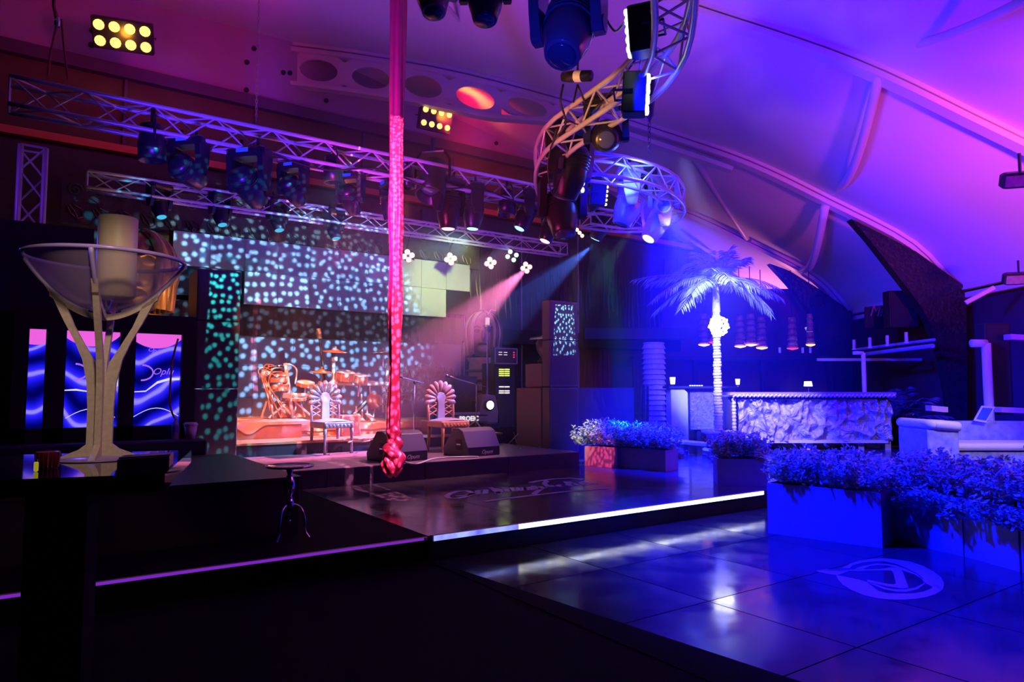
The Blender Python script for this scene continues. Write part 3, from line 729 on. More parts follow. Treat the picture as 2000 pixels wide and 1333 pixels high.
# small heads under the rear truss
for (px, py, s, lb) in ((311, 402, .85, 'leftmost small dark head below the rear truss'), (430, 418, .85, 'small head with a cyan glint above the LED screen, left one'), (541, 428, .9, 'small head with a cyan glint above the middle of the screen'), (652, 445, .9, 'small head with a cyan glint left of the red silk above the screen')):
    moving_head(hy(px, py, 12.2), hy(px+15, py+70, 12.0), s, lb, 'teal', disp=False, group='small heads under the rear truss')
# beam movers with pinkish clusters near the screen top right
for (px, py, tx, ty, lb) in ((797, 500, 800, 580, 'pink four-lamp cluster light just right of the silk above the screen'), (880, 506, 890, 560, 'pink four-lamp cluster light over the pale end of the screen'), (958, 514, 960, 600, 'pink four-lamp cluster light at the corner of the screen'), (1028, 523, 1010, 600, 'pink four-lamp cluster light that throws the wide pink beam')):
    p = hy(px, py, 12.4); led_panel_light(p, CP+Vector((1, 2, 0)), 2, 2, None, .22, .22, .1, lb, .055, 'cluster_light', emat('pinkwhite', (1, .38, .36), 3.2) if 'pinkwhite' not in bpy.data.materials else bpy.data.materials['pinkwhite'], 'cluster lights above the screen', .6)
    r_ = LASTL[0]; mi = Matrix.LocRotScale(r_.location, r_.rotation_euler, r_.scale).inverted()
    G().tube([p+Vector((0, .1, .1)), Vector((p.x, 12.3, 4.5))], .012, 6).xf(mi).build('hanger', PLASTIC, r_, local=True)
PW = bpy.data.materials['pinkwhite']; COOL2 = emat('coolwhite', (.5, 1, .6), 2.2)
led_panel_light(hy(1000, 500, 12.3), CP, 2, 2, None, .3, .24, .1, 'greenish white four-lamp light above the pharaoh head', .05, 'cluster_light', COOL2, 'cluster lights above the screen', .5)
led_panel_light(hy(1132, 455, 11.5), CP, 1, 3, None, .1, .26, .1, 'slim orange-white lamp near the middle of the blue end', .04, 'cluster_light', emat('orangewhite', (1, .5, .3), 5), None, -.7)
# amber blinders on the gable
led_panel_light(hy(240, 70, 15.0), CP+Vector((-2, 3, -2)), 4, 2, LAMPON, 1.05, .58, .15, 'eight-lamp amber floodlight glowing at the top left', .095, 'flood_light', None, 'eight-lamp floodlights')
led_panel_light(hy(852, 232, 14.6), CP+RT*9, 4, 2, LAMPIN, .85, .62, .15, 'eight-lamp amber floodlight seen from the side, right of the silk', .07, 'flood_light', None, 'eight-lamp floodlights')
# slim LED wash lights on the curved trusses
def slim(px, py, d, tgt, label, n, h=.36, w=.17, r_=.03, cols=2):
    tgt = Vector(tgt); tgt.z = hd(px, py, d).z-.25
    led_panel_light(hd(px, py, d), tgt, cols, n, None, w, h, .20, label, r_, 'wash_light', PARON, 'LED wash lights on the curved trusses')
slim(1234, 65, 5.9, hd(400, 60, 7.2), 'LED wash light with a thin white lit edge near the top of the curved truss', 5, .42, .2)
slim(1258, 185, 6.4, hd(2200, 500, 5.6), 'LED wash light whose white lamps show, hanging right of the curved truss', 4, .40, .18, .032)
slim(1133, 350, 8.9, hd(1900, 480, 7.6), 'LED wash light with four lit white lamps beside the big dark head', 4, .36, .16, .034)
slim(1180, 382, 9.8, hd(1500, 400, 10), 'smaller LED wash light with a slanting white line of lamps', 5, .32, .12, .02, 1)
slim(1250, 385, 10.6, hd(1500, 500, 12), 'deep blue LED wash light at the rounded truss end', 4, .34, .16, .02, 1)
# small camera-like projector above the curved truss
pj = thing('mini_projector', 'small black barrel lamp with a white sticker standing on the curved truss', 'projector', hd(1127, 150, 7.4))
a = hd(1100, 150, 7.5); b = hd(1154, 148, 7.3)
G().tube([a, a.lerp(b, .3), b], [.055, .062, .058], 16).build('barrel', PLASTIC, pj, True)
G().tube([a.lerp(b, .45), a.lerp(b, .7)], .0625, 16).build('sticker', WHITE, pj)
G().tube([hd(1128, 165, 7.4), hd(1120, 200, 7.4)], .012, 6).tube([hd(1128, 165, 7.4), hd(1142, 200, 7.5)], .012, 6).tube([hd(1128, 150, 7.4), hd(1129, 108, 7.4)], .012, 6).build('bracket', PLASTIC, pj)
# cable loops
def cable(pts, r, label, m=CABLE, n=8):
    o = G().tube(smooth([Vector(p) for p in pts], n), r, 6).build('cable', m, None, True); tag(o, label, 'cable', 'loose cables'); return o
cable([hd(1180, -10, 5.6), hd(1182, 30, 5.6), hd(1200, 60, 5.7), hd(1215, 50, 5.8), hd(1222, 40, 5.9)], .010, 'black cable loop at the top of the curved truss')
cable([hd(1100, 165, 7.6), hd(1095, 200, 7.6), hd(1105, 240, 7.8), hd(1085, 270, 8), hd(1075, 290, 8.2)], .012, 'black cable bundle at the left bend of the curved truss')
cable([hd(1098, 230, 7.9), hd(1140, 245, 7.8), hd(1160, 215, 7.7), hd(1210, 160, 7.2), hd(1245, 110, 6.6)], .010, 'thin cable following the orange curved truss')
cable([hd(1088, 250, 8), hd(1070, 320, 8.2), hd(1080, 380, 8.4), hd(1100, 330, 8.4)], .010, 'thin cable drooping beside the largest moving head')
G_ = T1Y-.2
cable([Vector((2.2, G_, 4.36)), Vector((3, G_, 4.25)), Vector((3.8, G_, 4.4)), Vector((4.6, G_, 4.27)), Vector((5.4, G_, 4.4)), Vector((6.4, G_, 4.25)), Vector((7.3, G_, 4.4))], .012, 'black cable swagged under the long truss')
# flood lamps at the right edge
for (px, py, d, w_, h_, lb) in ((1993, 352, 8.8, .42, .20, 'rectangular floodlight with a pale glass face at the right edge'), (1990, 545, 13.0, .50, .22, 'dim floodlight fixed under the eave at the right edge')):
    f_ = thing('flood_lamp', lb, 'lamp', hd(px, py, d))
    p = hd(px, py, d); m4 = Matrix.Translation(p) @ Matrix.Rotation(-.9, 4, 'Z') @ Matrix.Rotation(.45, 4, 'X')
    G().bbox(-w_/2, w_/2, -.05, .12, -h_/2, h_/2, .03).xf(m4).build('housing', PLASTIC, f_)
    G().box(-w_/2+.03, w_/2-.03, -.056, -.05, -h_/2+.03, h_/2-.03).xf(m4).build('glass_face', mat('lamp_glass', (.7, .6, .8), .1, metal=.6, noise=.5, nscale=12), f_)
    G().tube([p+Vector((0, 0, .1)), p+Vector((0, 0, .35))], .02, 6).build('bracket', PLASTIC, f_)

# ================================================================ SCREENS AND BACK OF STAGE
SCR = mat('led_panel_face', (.50, .48, .48), .6, noise=.05, nscale=30)
SCR2 = mat('led_panel_face_low', (.30, .30, .33), .5)
sc = thing('led_screen', 'wide stepped LED screen hanging over the back of the stage, pale at its right end', 'screen', (5.3, 14, 3.1))
for i in range(10):
    x = 2.14+i*.641
    G().box(x+.004, x+.637, 14, 14.1, 3.745, 4.375).build('led_panel', SCR, sc)
    if 1.5 < i < 9: G().box(x+.004, x+.637, 14, 14.1, 3.10, 3.738).build('led_panel', SCR, sc)
G().box(2.1, 8.56, 14.1, 14.2, 3.2, 4.42).build('frame', BLACK, sc)
for i in range(9): G().tube([(2.5+i*.7+.03*math.cos(a), 14.05, 4.43+.03*math.sin(a)) for a in [k*PI/5 for k in range(10)]], .008, 5, closed=True).build('lifting_eye', CHROME, sc)
s2 = thing('backdrop_screen', 'lower backdrop screen behind the drums covered in small light dots', 'screen', (5.3, 14.3, ZU))
for i in range(8):
    for j in range(3): G().box(2.1+i*.8+.003, 2.1+i*.8+.797, 14.3, 14.4, ZU+.02+j*.63, ZU+.02+j*.63+.625).build('led_panel', SCR2, s2)
bk = thing('black_drape', 'black drape band filling the gap between the two stage screens', 'drape', (5.3, 14.25, 2.5))
rows = []
for i in range(120):
    x = 1.8+i*.056; y = 14.22+.025*math.sin(i*1.1); rows.append([Vector((x, y, 2.5)), Vector((x, y, 3.12))])
G().grid(rows).build('folds', mat('drape', (.05, .025, .02), .9), bk)
wallc = struct(G().box(7.0, 8.3, 14.6, 14.9, ZD, 4.4).build('wall_carved', mat('carved_cream', (.55, .48, .35), .5, noise=.3, nscale=8, bump=.9, bscale=14)))
for i in range(7): G().tube([(7.25+i*.17+.06*math.cos(a), 14.58, 3.15+.06*math.sin(a)) for a in [k*PI/6 for k in range(12)]], .012, 5, closed=True).build('ring_moulding', GOLD, wallc)

# PA towers
def stack(label, x0, x1, y0, y1, zs, m, nm='speaker_tower'):
    t = thing(nm, label, 'speaker', ((x0+x1)/2, (y0+y1)/2, zs[0]))
    for a, b in zip(zs, zs[1:]):
        G().bbox(x0, x1, y0, y1, a+.004, b-.004, .012).build('cabinet', m, t)
        G().box(x0+.03, x1-.03, y0-.006, y0+.002, a+.04, b-.04).build('grille', GRILLEL, t)
    return t
GRILLEL = mat('speaker_face', (.055, .06, .07), .4)
stack('tall black speaker tower at the stage left edge, sprinkled with teal dots', 1.98, 2.58, 10.75, 11.4, [ZS, 1.45, 2.44, 3.19], mat('tower_box', (.05, .055, .065), .35))
stack('black tower right of the stage with bright dots near its top', 7.42, 8.07, 9.5, 9.72, [ZD, 1.48, 2.3, 3.0], mat('tower_box2', (.14, .13, .15), .4))
stack('broad speckled box beside the amplifier rack at the right stage end', 7.42, 8.07, 9.74, 10.5, [ZD, 1.47], mat('tower_box3', (.24, .17, .16), .45), 'speaker_box')
stack('smaller speckled box stacked on the broad box at the right stage end', 7.44, 8.05, 9.74, 10.25, [1.475, 1.9], bpy.data.materials['tower_box3'], 'speaker_box')
struct(G().box(8.09, 9.48, 9.55, 9.7, ZD, 1.47).build('wall_low', mat('low_blue_wall', (.03, .03, .05), .4)))
# robed ornament on top of the box
orn = thing('gilt_ornament', 'small dark glossy ornament head on top of the speckled boxes', 'ornament', (7.75, 9.95, 1.9))
G().lathe((7.75, 9.98, 1.9), [(.16, 0), (.2, .05), (.12, .12), (.2, .25), (.22, .38), (.14, .5), (.05, .56)], 16).build('body', SHINE, orn, True)
G().bbox(7.5, 8.0, 9.75, 10.2, 2.34, 2.38, .01).build('shelf', CHROME, orn)

# black flat and framed banners at the left
fl = thing('stage_flat', 'tall plain black flat standing at the far left', 'flat', (-1.2, 9.35, ZD))
G().box(-4.2, .59, 9.32, 9.42, ZD, 3.3).build('sheet', mat('flat_paint', (.02, .02, .04), .6), fl); G().box(-4.2, .59, 9.42, 9.5, 3.2, 3.3).build('rail', BLACK, fl)
BN = bpy.data.materials.new('banner_print'); BN.use_nodes = True; nt = BN.node_tree; nt.nodes.clear()
def N(t): return nt.nodes.new(t)
tc = N('ShaderNodeTexCoord'); sx = N('ShaderNodeSeparateXYZ'); nt.links.new(tc.outputs['Object'], sx.inputs[0])
mp = N('ShaderNodeMapping'); mp.inputs['Scale'].default_value = (1.9, 1, 1); gp = N('ShaderNodeNewGeometry'); nt.links.new(gp.outputs['Position'], mp.inputs[0])
wv = N('ShaderNodeTexWave'); wv.bands_direction = 'Z'; wv.inputs['Scale'].default_value = .75; wv.inputs['Distortion'].default_value = 8; wv.inputs['Detail'].default_value = 1.2; wv.inputs['Detail Scale'].default_value = 1.1
nt.links.new(mp.outputs[0], wv.inputs['Vector'])
cr = N('ShaderNodeValToRGB'); e_ = cr.color_ramp.elements; e_[0].position = 0; e_[0].color = (.0, .0, .10, 1); e_[1].position = 1; e_[1].color = (.30, .25, 1, 1)
q = e_.new(.45); q.color = (.005, .005, .55, 1); q = e_.new(.80); q.color = (.02, .01, 1, 1); q = e_.new(.93); q.color = (.05, .03, .9, 1)
nt.links.new(wv.outputs['Color'], cr.inputs[0])
mz = N('ShaderNodeMath'); mz.operation = 'MULTIPLY'; mz.inputs[1].default_value = 1
mx = N('ShaderNodeMix'); mx.data_type = 'RGBA'; mx.inputs[7].default_value = (.85, .12, .75, 1)
# pink dome at the top: distance from a point above the panel
ln = N('ShaderNodeVectorMath'); ln.operation = 'LENGTH'; ad = N('ShaderNodeVectorMath'); ad.operation = 'SUBTRACT'; ad.inputs[1].default_value = (-.02, 0, 1.28)
nt.links.new(tc.outputs['Object'], ad.inputs[0]); nt.links.new(ad.outputs[0], ln.inputs[0])
ls = N('ShaderNodeMath'); ls.operation = 'LESS_THAN'; ls.inputs[1].default_value = .37; nt.links.new(ln.outputs['Value'], ls.inputs[0])
nt.links.new(ls.outputs[0], mx.inputs[0]); nt.links.new(cr.outputs[0], mx.inputs[6])
em_ = N('ShaderNodeEmission'); em_.inputs[1].default_value = 1.0; nt.links.new(mx.outputs[2], em_.inputs[0])
ou = N('ShaderNodeOutputMaterial'); nt.links.new(em_.outputs[0], ou.inputs[0])
bf = thing('banner_frame', 'black freestanding frame holding three glowing blue banners at the left', 'display', (.8, 9.2, .69))
Zb, Zt = 1.02, 2.10
cuts = [-.12, .02, .17, .36, .88, 1.04, 1.53, 1.68]
for a, b in ((-.12, .02), (.17, .36), (.88, 1.04), (1.53, 1.68)): G().box(a, b, 9.12, 9.26, ZS, Zt).build('post', BLACK, bf)
G().box(-.12, 1.68, 9.12, 9.26, Zt, 2.32).build('header', BLACK, bf); G().box(-.12, 1.68, 9.12, 9.26, ZS, Zb).build('base_panel', BLACK, bf)
LETP = emat('banner_lettering', (.35, .12, .95), 1.1); SWOOSH = emat('banner_swoosh', (.75, .72, 1), 1.0)
for n_, (a, b) in enumerate(((.02, .17), (.36, .88), (1.04, 1.53))):
    cx = (a+b)/2
    o = bpy.data.objects.new('banner', None)
    bn = G().box(a-cx, b-cx, 0, .01, -.01, Zt-Zb).build('banner', BN, None); bpy.data.objects.remove(o)
    bn.parent = bf; bn.location = Vector((cx, 9.19, Zb))-wloc(bf)
    if n_ == 0: continue
    for zz, ofs in ((.42, 0), (.55, -.02)):
        pass
    pts = [(-.25, .40), (-.12, .41), (0, .52), (.12, .56), (.24, .56)] if n_ == 2 else [(-.26, .42), (-.15, .43), (0, .40), (.1, .45), (.26, .58)]
    rows = []
    for i, (xx, zz) in enumerate(pts):
        th = [.01, .015, .03, .03, .025][i] if n_ == 2 else [.012, .02, .01, .07, .12][i]
        xx = max(-(b-a)/2+.002, min((b-a)/2-.002, xx)); rows.append([Vector((xx, -.004, zz-th)), Vector((xx, -.004, zz))])
    G().grid(rows).build('swoosh', SWOOSH, bn, local=True)
    text_mesh('Oplu', .11, LETP, bn, (-.06 if n_ == 2 else .06, -.006, .60), shear=.35)
    text_mesh('Oplu', .07, LETP, bn, (-.12, -.006, .88), (PI/2, .25, 0), shear=.5)
    rows = [[Vector((-.17+.13*math.cos(t), -.004, .62+.10*math.sin(t))), Vector((-.17+.115*math.cos(t), -.004, .62+.08*math.sin(t)))] for t in [-1.6+i*.26 for i in range(13)]]
    G().grid([[Vector((max(-(b-a)/2+.002, v.x), v.y, v.z)) for v in r] for r in rows]).build('loop_mark', LETP, bn, local=True)
    rows = [[Vector((-.24+.048*i, -.004, .10+.10*math.sin(PI*i/10))), Vector((-.24+.048*i, -.004, .108+.10*math.sin(PI*i/10)))] for i in range(11)]
    G().grid(rows).build('curve_line', SWOOSH, bn, local=True)
# dark red ribbon over the right banner
rb = thing('ribbon', 'thin dark red ribbon hanging in front of the right banner', 'ribbon', (1.42, 9.1, 2.1))
G().tube(smooth([hy(348, 662, 9.08), hy(340, 690, 9.08), hy(335, 720, 9.08), hy(332, 790, 9.08), hy(345, 825, 9.08)], 5), .012, 6).build('strand', mat('dark_red', (.5, .01, .03), .5), rb)
cp = thing('paper_cup', 'white takeaway cup with a lid on the dark step box', 'cup', hy(372, 856, 9.0)+Vector((0, 0, 0)))
c0 = Vector((hy(372, 850, 8.93).x, 8.93, .866))
cp.location = c0
G().lathe(c0, [(.05, 0), (.075, .16), (.07, .16)], 18).build('cup', WHITE, cp, True)
G().lathe(c0+Vector((0, 0, .16)), [(.08, 0), (.08, .012), (.068, .02), (.066, .03), (.001, .03)], 18).build('lid', WHITE, cp)
b0 = Vector((hy(342, 850, 8.93).x, 8.93, .866)); bt = thing('water_bottle', 'small clear water bottle beside the white cup', 'bottle', b0)
G().lathe(b0, [(.04, 0), (.042, .02), (.042, .17), (.015, .22), (.015, .24)], 16).build('bottle', mat('bottle_pl', (.5, .55, .8), .1, alpha=.5), bt, True)
G().lathe(b0+Vector((0, 0, .08)), [(.0435, 0), (.0435, .07)], 16).build('label_band', mat('label_blue', (.1, .15, .8), .5), bt)
G().lathe(b0+Vector((0, 0, .24)), [(.017, 0), (.017, .02), (.001, .02)], 12).build('cap', WHITE, bt)

# gilded sculptures at both sides of the screen
def pharaoh(c, s, label, m, m2):
    t = thing('pharaoh_head', label, 'sculpture', c)
    c = Vector(c)
    def L(p): return c+Vector(p)*s
    g = G().lathe(c, [(.50*s, 0), (.50*s, .12*s), (.38*s, .2*s), (.34*s, .9*s), (.30*s, 1.4*s), (.36*s, 1.5*s)], 24); g.build('pedestal', m, t, True)
    for k in range(5): G().lathe(L((0, 0, .3+k*.22)), [(.36*s, 0), (.39*s, .03*s), (.36*s, .06*s)], 24).build('collar_ring', m2, t, True)
    hdc = L((0, 0, 2.0))
    fg = G().ball(hdc, .34*s, 20, 14, .85, .95, 1.3); fg.ball(hdc+Vector((0, -.3*s, -.02*s)), .075*s, 10, 8, .7, 1, 1.7)     # face and nose
    fg.ball(hdc+Vector((0, -.24*s, -.30*s)), .12*s, 10, 8, 1.1, .8, .8)
    for k in (-1, 1): fg.ball(hdc+Vector((k*.3*s, -.02, .0)), .07*s, 8, 6, .5, .8, 1.6)
    fg.build('face', m, t, True)
    for k in (-1, 1):
        G().ball(hdc+Vector((k*.12*s, -.29*s, .08*s)), .055*s, 10, 6, 1.3, .5, .6).build('eye', m2, t, True)
        G().tube([hdc+Vector((k*.04*s, -.33*s, .15*s)), hdc+Vector((k*.12*s, -.335*s, .19*s)), hdc+Vector((k*.21*s, -.27*s, .15*s))], .018*s, 6).build('brow', m2, t)
    G().tube([hdc+Vector((-.1*s, -.34*s, -.21*s)), hdc+Vector((0, -.37*s, -.20*s)), hdc+Vector((.1*s, -.34*s, -.21*s))], .022*s, 6).build('mouth', m2, t)
    # striped headdress: ribs fanning from the crown over the sides and back, then lappets to the shoulders
    for i in range(25):
        az = -PI/2 + math.radians(38) + math.radians(284)*i/24
        ca, sa = math.cos(az), math.sin(az); pth = []
        for k in range(11):
            th = PI*.60*k/10
            pth.append(hdc+Vector((.40*s*math.sin(th)*ca, .40*s*math.sin(th)*sa+.03*s, .50*s*math.cos(th)+.02*s)))
        e = pth[-1]; pth.append(e+Vector((-.02*s*ca, -.02*s*sa, -.30*s)))
        G().tube(pth, [.012*s]+[.030*s+.022*s*math.sin(PI*k/12) for k in range(1, 12)], 6).build('headdress_stripe', m2 if i % 2 else m, t, True)
    G().ball(hdc+Vector((0, .03*s, .02*s)), .39*s, 20, 14, .97, .97, 1.25).xf(Matrix.Translation((0, .05*s, 0))).build('skullcap', m, t, True)
    return t
GB2 = mat('dark_bronze', (.22, .14, .08), .35, metal=.6, noise=.4, nscale=20)  # darker bronze for collar rings, stripes and facial features
pc = hy(943, 690, 13.0); pharaoh((pc.x, 13.0, ZU), 1.0, 'large pharaoh head sculpture right of the LED screen, lit pink', mat('pale_gilt', (.75, .6, .5), .35, metal=.4, noise=.3), GB2).rotation_euler = (0, 0, -.55)
pc = hy(268, 700, 11.6); pharaoh((pc.x, 11.8, ZU), 1.28, 'large gilded pharaoh head sculpture seen behind the martini glass at left', BRONZE, mat('amber_gilt', (.9, .5, .18), .3, metal=.6)).rotation_euler = (0, 0, -.2)
# gold reflective discs behind the left sculpture
for i, (px, py) in enumerate(((256, 485), (300, 470), (298, 452), (336, 540), (322, 561), (351, 556), (300, 495), (330, 420), (368, 418), (430, 430))):
    p = hy(px, py, 15.36); o = thing('gold_disc', ('first','second','third','fourth','fifth','sixth','seventh','eighth','ninth','tenth')[i]+' glinting gold disc on the dark wall beside the screen, '+('behind the candle' if px < 310 and py < 500 else 'right of the martini rim' if py > 500 else 'just above the screen end'), 'ornament', p, 'gold discs left of the screen')
    G().lathe(p, [(.001, -.03), (.07, -.015), (.09, 0), (.07, .015), (.001, .03)], 14).xf(Matrix.Translation(p) @ Matrix.Rotation(PI/2, 4, 'X') @ Matrix.Translation(-p)).build('disc', mat('glint_gold', (.9, .75, .3), .25, metal=.5, emit=None) if i == 0 else bpy.data.materials['glint_gold'], o, True)
# candle stand right of the screen
cs = hy(952, 700, 12.3); cs = Vector((cs.x, 12.3, ZU)); t = thing('candle_stand', 'tall slender candelabra with a white candle in front of the pharaoh head', 'candlestick', cs)
hC = hy(952, 636, 12.3).z-ZU
G().lathe(cs, [(.16, 0), (.14, .04), (.03, .1), (.018, .5), (.03, .7), (.016, .9), (.02, hC-.15), (.05, hC-.1), (.09, hC-.03), (.10, hC)], 14).build('stem', CHROME, t, True)
G().lathe(cs+Vector((0, 0, hC)), [(.045, 0), (.045, .16), (.001, .16)], 12).build('candle', mat('lit_wax', (1, .9, .85), .5, emit=(1, .7, .6), es=.6), t, True)
for k in (-1, 1): G().tube([cs+Vector((0, 0, hC+.20)), cs+Vector((k*.08, 0, hC+.33)), cs+Vector((k*.2, 0, hC+.32))], .012, 6).build('horn', CHROME, t)
# large dark feather fan
ff = thing('feather_fan', 'huge dark feathery plume fan filling the stage right of the silk', 'feathers', hy(840, 770, 12.6))
base = Vector((hy(835, 700, 12.6).x, 12.6, 1.35)); FE = mat('feather', (.10, .055, .045), .8, noise=.6, nscale=14)
gf = G()
for i in range(120):
    a = rnd(-.35, PI+.2); L_ = rnd(.65, 1.05); col = Vector((math.cos(a), rnd(-.25, .15), math.sin(a)*.72)); P_ = []
    for k in range(6):
        u = k/5; P_.append(base+col*(L_*u)+Vector((.12*u*u*math.cos(a), 0, -.14*u*u)))
    q = G().tube(P_, [.008, .008, .007, .006, .005, .002], 4); gf.v, gf.f  # quill
    gf.add(q.v, q.f)
    for k in range(1, 6):
        for sgn in (-1, 1):
            for j in range(3):
                o_ = P_[k-1].lerp(P_[k], j/3); dirv = (P_[k]-P_[k-1]).normalized(); sd = dirv.cross(Vector((0, 1, 0))).normalized()*sgn
                tip = o_+sd*rnd(.06, .12)+dirv*rnd(.05, .1)+Vector((0, rnd(-.05, .05), 0)); gf.add([o_, o_+dirv*.03, tip], [(0, 1, 2)])
o = gf.build('plumes', FE, ff); o['kind'] = 'stuff'
# painted pillar segment below the fan
pp = thing('painted_panel', 'brown and gold painted panel leaning below the feather fan', 'panel', hy(865, 800, 12.4))
a = hy(846, 752, 12.4); b = hy(886, 835, 12.4)
G().box(a.x, b.x, 12.4, 12.45, ZU, a.z).build('board', mat('painted_board', (.42, .28, .14), .4, noise=.8, nscale=3.5), pp)
G().tube([hy(848, 820, 12.38), hy(852, 790, 12.38), hy(866, 755, 12.38)], .03, 6).build('dark_stripe', BLACK, pp)
G().box(a.x-.03, a.x, 12.38, 12.46, ZU, a.z+.02).build('edge_trim', GREYPL, pp)
p2 = thing('painted_panel', 'taller mottled brown panel right of the painted gold panel', 'panel', hy(905, 800, 12.5))
a = hy(888, 738, 12.5); b = hy(932, 800, 12.5); G().box(a.x, b.x, 12.5, 12.55, ZU, a.z).build('board', WOOD, p2); G().box(a.x, b.x, 12.48, 12.56, a.z, a.z+.03).build('edge_trim', WOOD, p2)

# ================================================================ STAGE GEAR
def ornate_chair(loc, yaw, label, m, mseat, mleg):
    r = thing('fan_back_chair', label, 'chair', loc, None, (0, 0, yaw))       # faces local -Y
    W = .25
    st_ = G(); rows = []
    for i in range(9):
        v = -.24+i*.06; row = []
        for k in range(9):
            u = -W+k*W/4; row.append(Vector((u, v, .50+.05*(1-(u/W)**2)*(1-((v)/.25)**2)**.5 if abs(v) < .25 else .50)))
        rows.append(row)
    st_.grid(rows); st_.build('cushion', mseat, r, True, local=True)
    G().bbox(-W-.01, W+.01, -.26, .25, .40, .50, .015).build('seat_frame', mleg, r, local=True)
    for i in range(8): G().ball((-W+.03+i*.063, -.262, .44), .022, 8, 6, 1, .5, 1.3).build('carving', mleg, r, True, local=True)
    for sx in (-1, 1):
        G().tube([(sx*(W-.02), -.23, .40), (sx*(W-.02), -.235, .3), (sx*(W-.02), -.23, .15), (sx*(W-.02), -.24, 0)], [.03, .026, .02, .024], 8).build('leg', mleg, r, True, local=True)
        G().tube([(sx*(W-.02), .22, .42), (sx*(W-.02), .23, .2), (sx*(W-.02), .26, 0)], [.03, .026, .022], 8).build('leg', mleg, r, True, local=True)
        G().tube([(sx*(W-.02), .22, .40), (sx*(W-.01), .24, .65), (sx*(W-.01), .26, .85)], .022, 8).build('stile', mleg, r, True, local=True)
        for k in range(3): G().tube([(sx*(W-.02), .245, .58+k*.1), (sx*.08, .245, .66+k*.1)], .012, 6).build('lattice', mleg, r, local=True)
        for k in range(3): G().tube([(sx*(W-.02), .25, .66+k*.1), (sx*.08, .25, .58+k*.1)], .012, 6).build('lattice', mleg, r, local=True)
        G().tube([(sx*(W-.04+.035*math.cos(a)), .24, .82+.035*math.sin(a)) for a in [k*PI/5 for k in range(10)]], .012, 5, closed=True).build('scroll', mleg, r, True, local=True)
    G().poly([(-.07, .21, .50), (.07, .21, .50), (.065, .22, .80), (.09, .225, .88), (.06, .23, .95), (0, .235, .97), (-.06, .23, .95), (-.09, .225, .88), (-.065, .22, .80)], (0, .03, 0)).build('back_pad', mseat, r, local=True, bevel=.01)
    for i in range(11):
        a = -.25+i*(PI+.5)/10; ca, sa = math.cos(a), math.sin(a); c = Vector((0, .25, .86))
        d = Vector((ca, .03, sa)); G().tube([c+d*.10, c+d*.17, c+d*.235, c+d*.27, c+d*.30], [.018, .032, .046, .042, .015], 8).build('petal', m, r, True, local=True)
    return r
C1 = mat('chair_gilt_dark', (.42, .38, .36), .35, metal=.5, noise=.5, nscale=25, bump=.5); C1S = mat('chair_pewter_velvet', (.42, .42, .50), .4, noise=.3)
C2 = mat('chair_coral_gilt', (.85, .52, .42), .35, metal=.2, noise=.2); C2L = mat('chair_orange_wood', (.72, .34, .16), .4, noise=.3)
la = (hz(630, 889, ZS)+hz(692, 887, ZS)+hz(606, 884, ZS)+hz(660, 881, ZS))/4
yaw_view = math.atan2(-FW.y, -FW.x)+PI/2
ornate_chair(la, yaw_view+.72, 'silvery fan-backed throne chair left of the red silk', C1, C1S, C1)
lb_ = hz(838, 874, ZS); lb_ = Vector((lb_.x-.12, 10.05, ZS))
ornate_chair(lb_, yaw_view+.62, 'coral fan-backed throne chair right of the red silk with a grey seat', C2, C1S, C2L)

def wedge(x0, x1, y0, label, yaw=0.):
    c = Vector(((x0+x1)/2, y0+.3, ZS)); w2 = (x1-x0)/2
    t = thing('floor_monitor', label, 'speaker', c, 'wedge stage monitors', (0, 0, yaw))
    prof_ = [(-.30, 0), (-.30, .14), (-.17, .38), (-.08, .42), (.06, .42), (.32, .10), (.30, 0)]
    G().poly([(-w2, y, z) for y, z in prof_], (2*w2, 0, 0)).build('cabinet', mat('monitor_body', (.09, .085, .10), .45) if 'monitor_body' not in bpy.data.materials else bpy.data.materials['monitor_body'], t, local=True, bevel=.012)
    G().box(-w2+.02, w2-.02, -.006, 0, 0, .135).xf(Matrix.Translation((0, -.3, .0))).build('lower_band', BLACK, t, local=True)
    for sx in (-1, 1):
        G().box(sx*w2-.006*(sx < 0), sx*w2+.006*(sx > 0), -.16, -.02, .10, .26).build('handle_recess', BLACK, t, local=True)
        G().box(sx*w2-.014*(sx < 0), sx*w2+.014*(sx > 0), -.14, -.04, .17, .19).build('handle', CHROME, t, local=True)
    text_mesh('Opum', .085, WHITE, t, (.05, -.309, .035), align='CENTER')
    return t
wedge(4.12, 4.76, 8.95, 'wedge monitor behind the knotted end of the red silk', .16); wedge(5.42, 6.06, 9.02, 'wedge monitor under the boom microphone, to the right of the silk', .12)

def mic_stand(base, top_z, boom_a, boom_b, label):
    t = thing('microphone_stand', label, 'microphone stand', base)
    G().cyl(base+Vector((0, 0, .12)), Vector((base.x, base.y, top_z)), .011, 10).build('pole', CHROME, t, True)
    for k in range(3):
        a = k*2.094+.5; G().tube([base+Vector((0, 0, .22)), base+Vector((.28*math.cos(a), .28*math.sin(a), .012))], .012, 6).build('leg', CHROME, t)
    G().tube([boom_a, boom_b], .009, 8).build('boom', CHROME, t)
    G().ball(Vector((base.x, base.y, top_z)), .028, 10, 6).build('clutch', PLASTIC, t)
    d = (boom_a-boom_b).normalized(); m_ = G().tube([boom_a-d*.03, boom_a+d*.12], [.014, .02], 10).ball(boom_a+d*.14, .032, 12, 8); m_.build('microphone', PLASTIC, t, True)
    return t
b_ = hy(930, 800, 11.25); mic_stand(Vector((b_.x, 11.25, ZU)), hy(928, 748, 11.25).z, hy(884, 738, 11.2), hy(952, 757, 11.3), 'boom microphone stand before the keyboard at stage right')
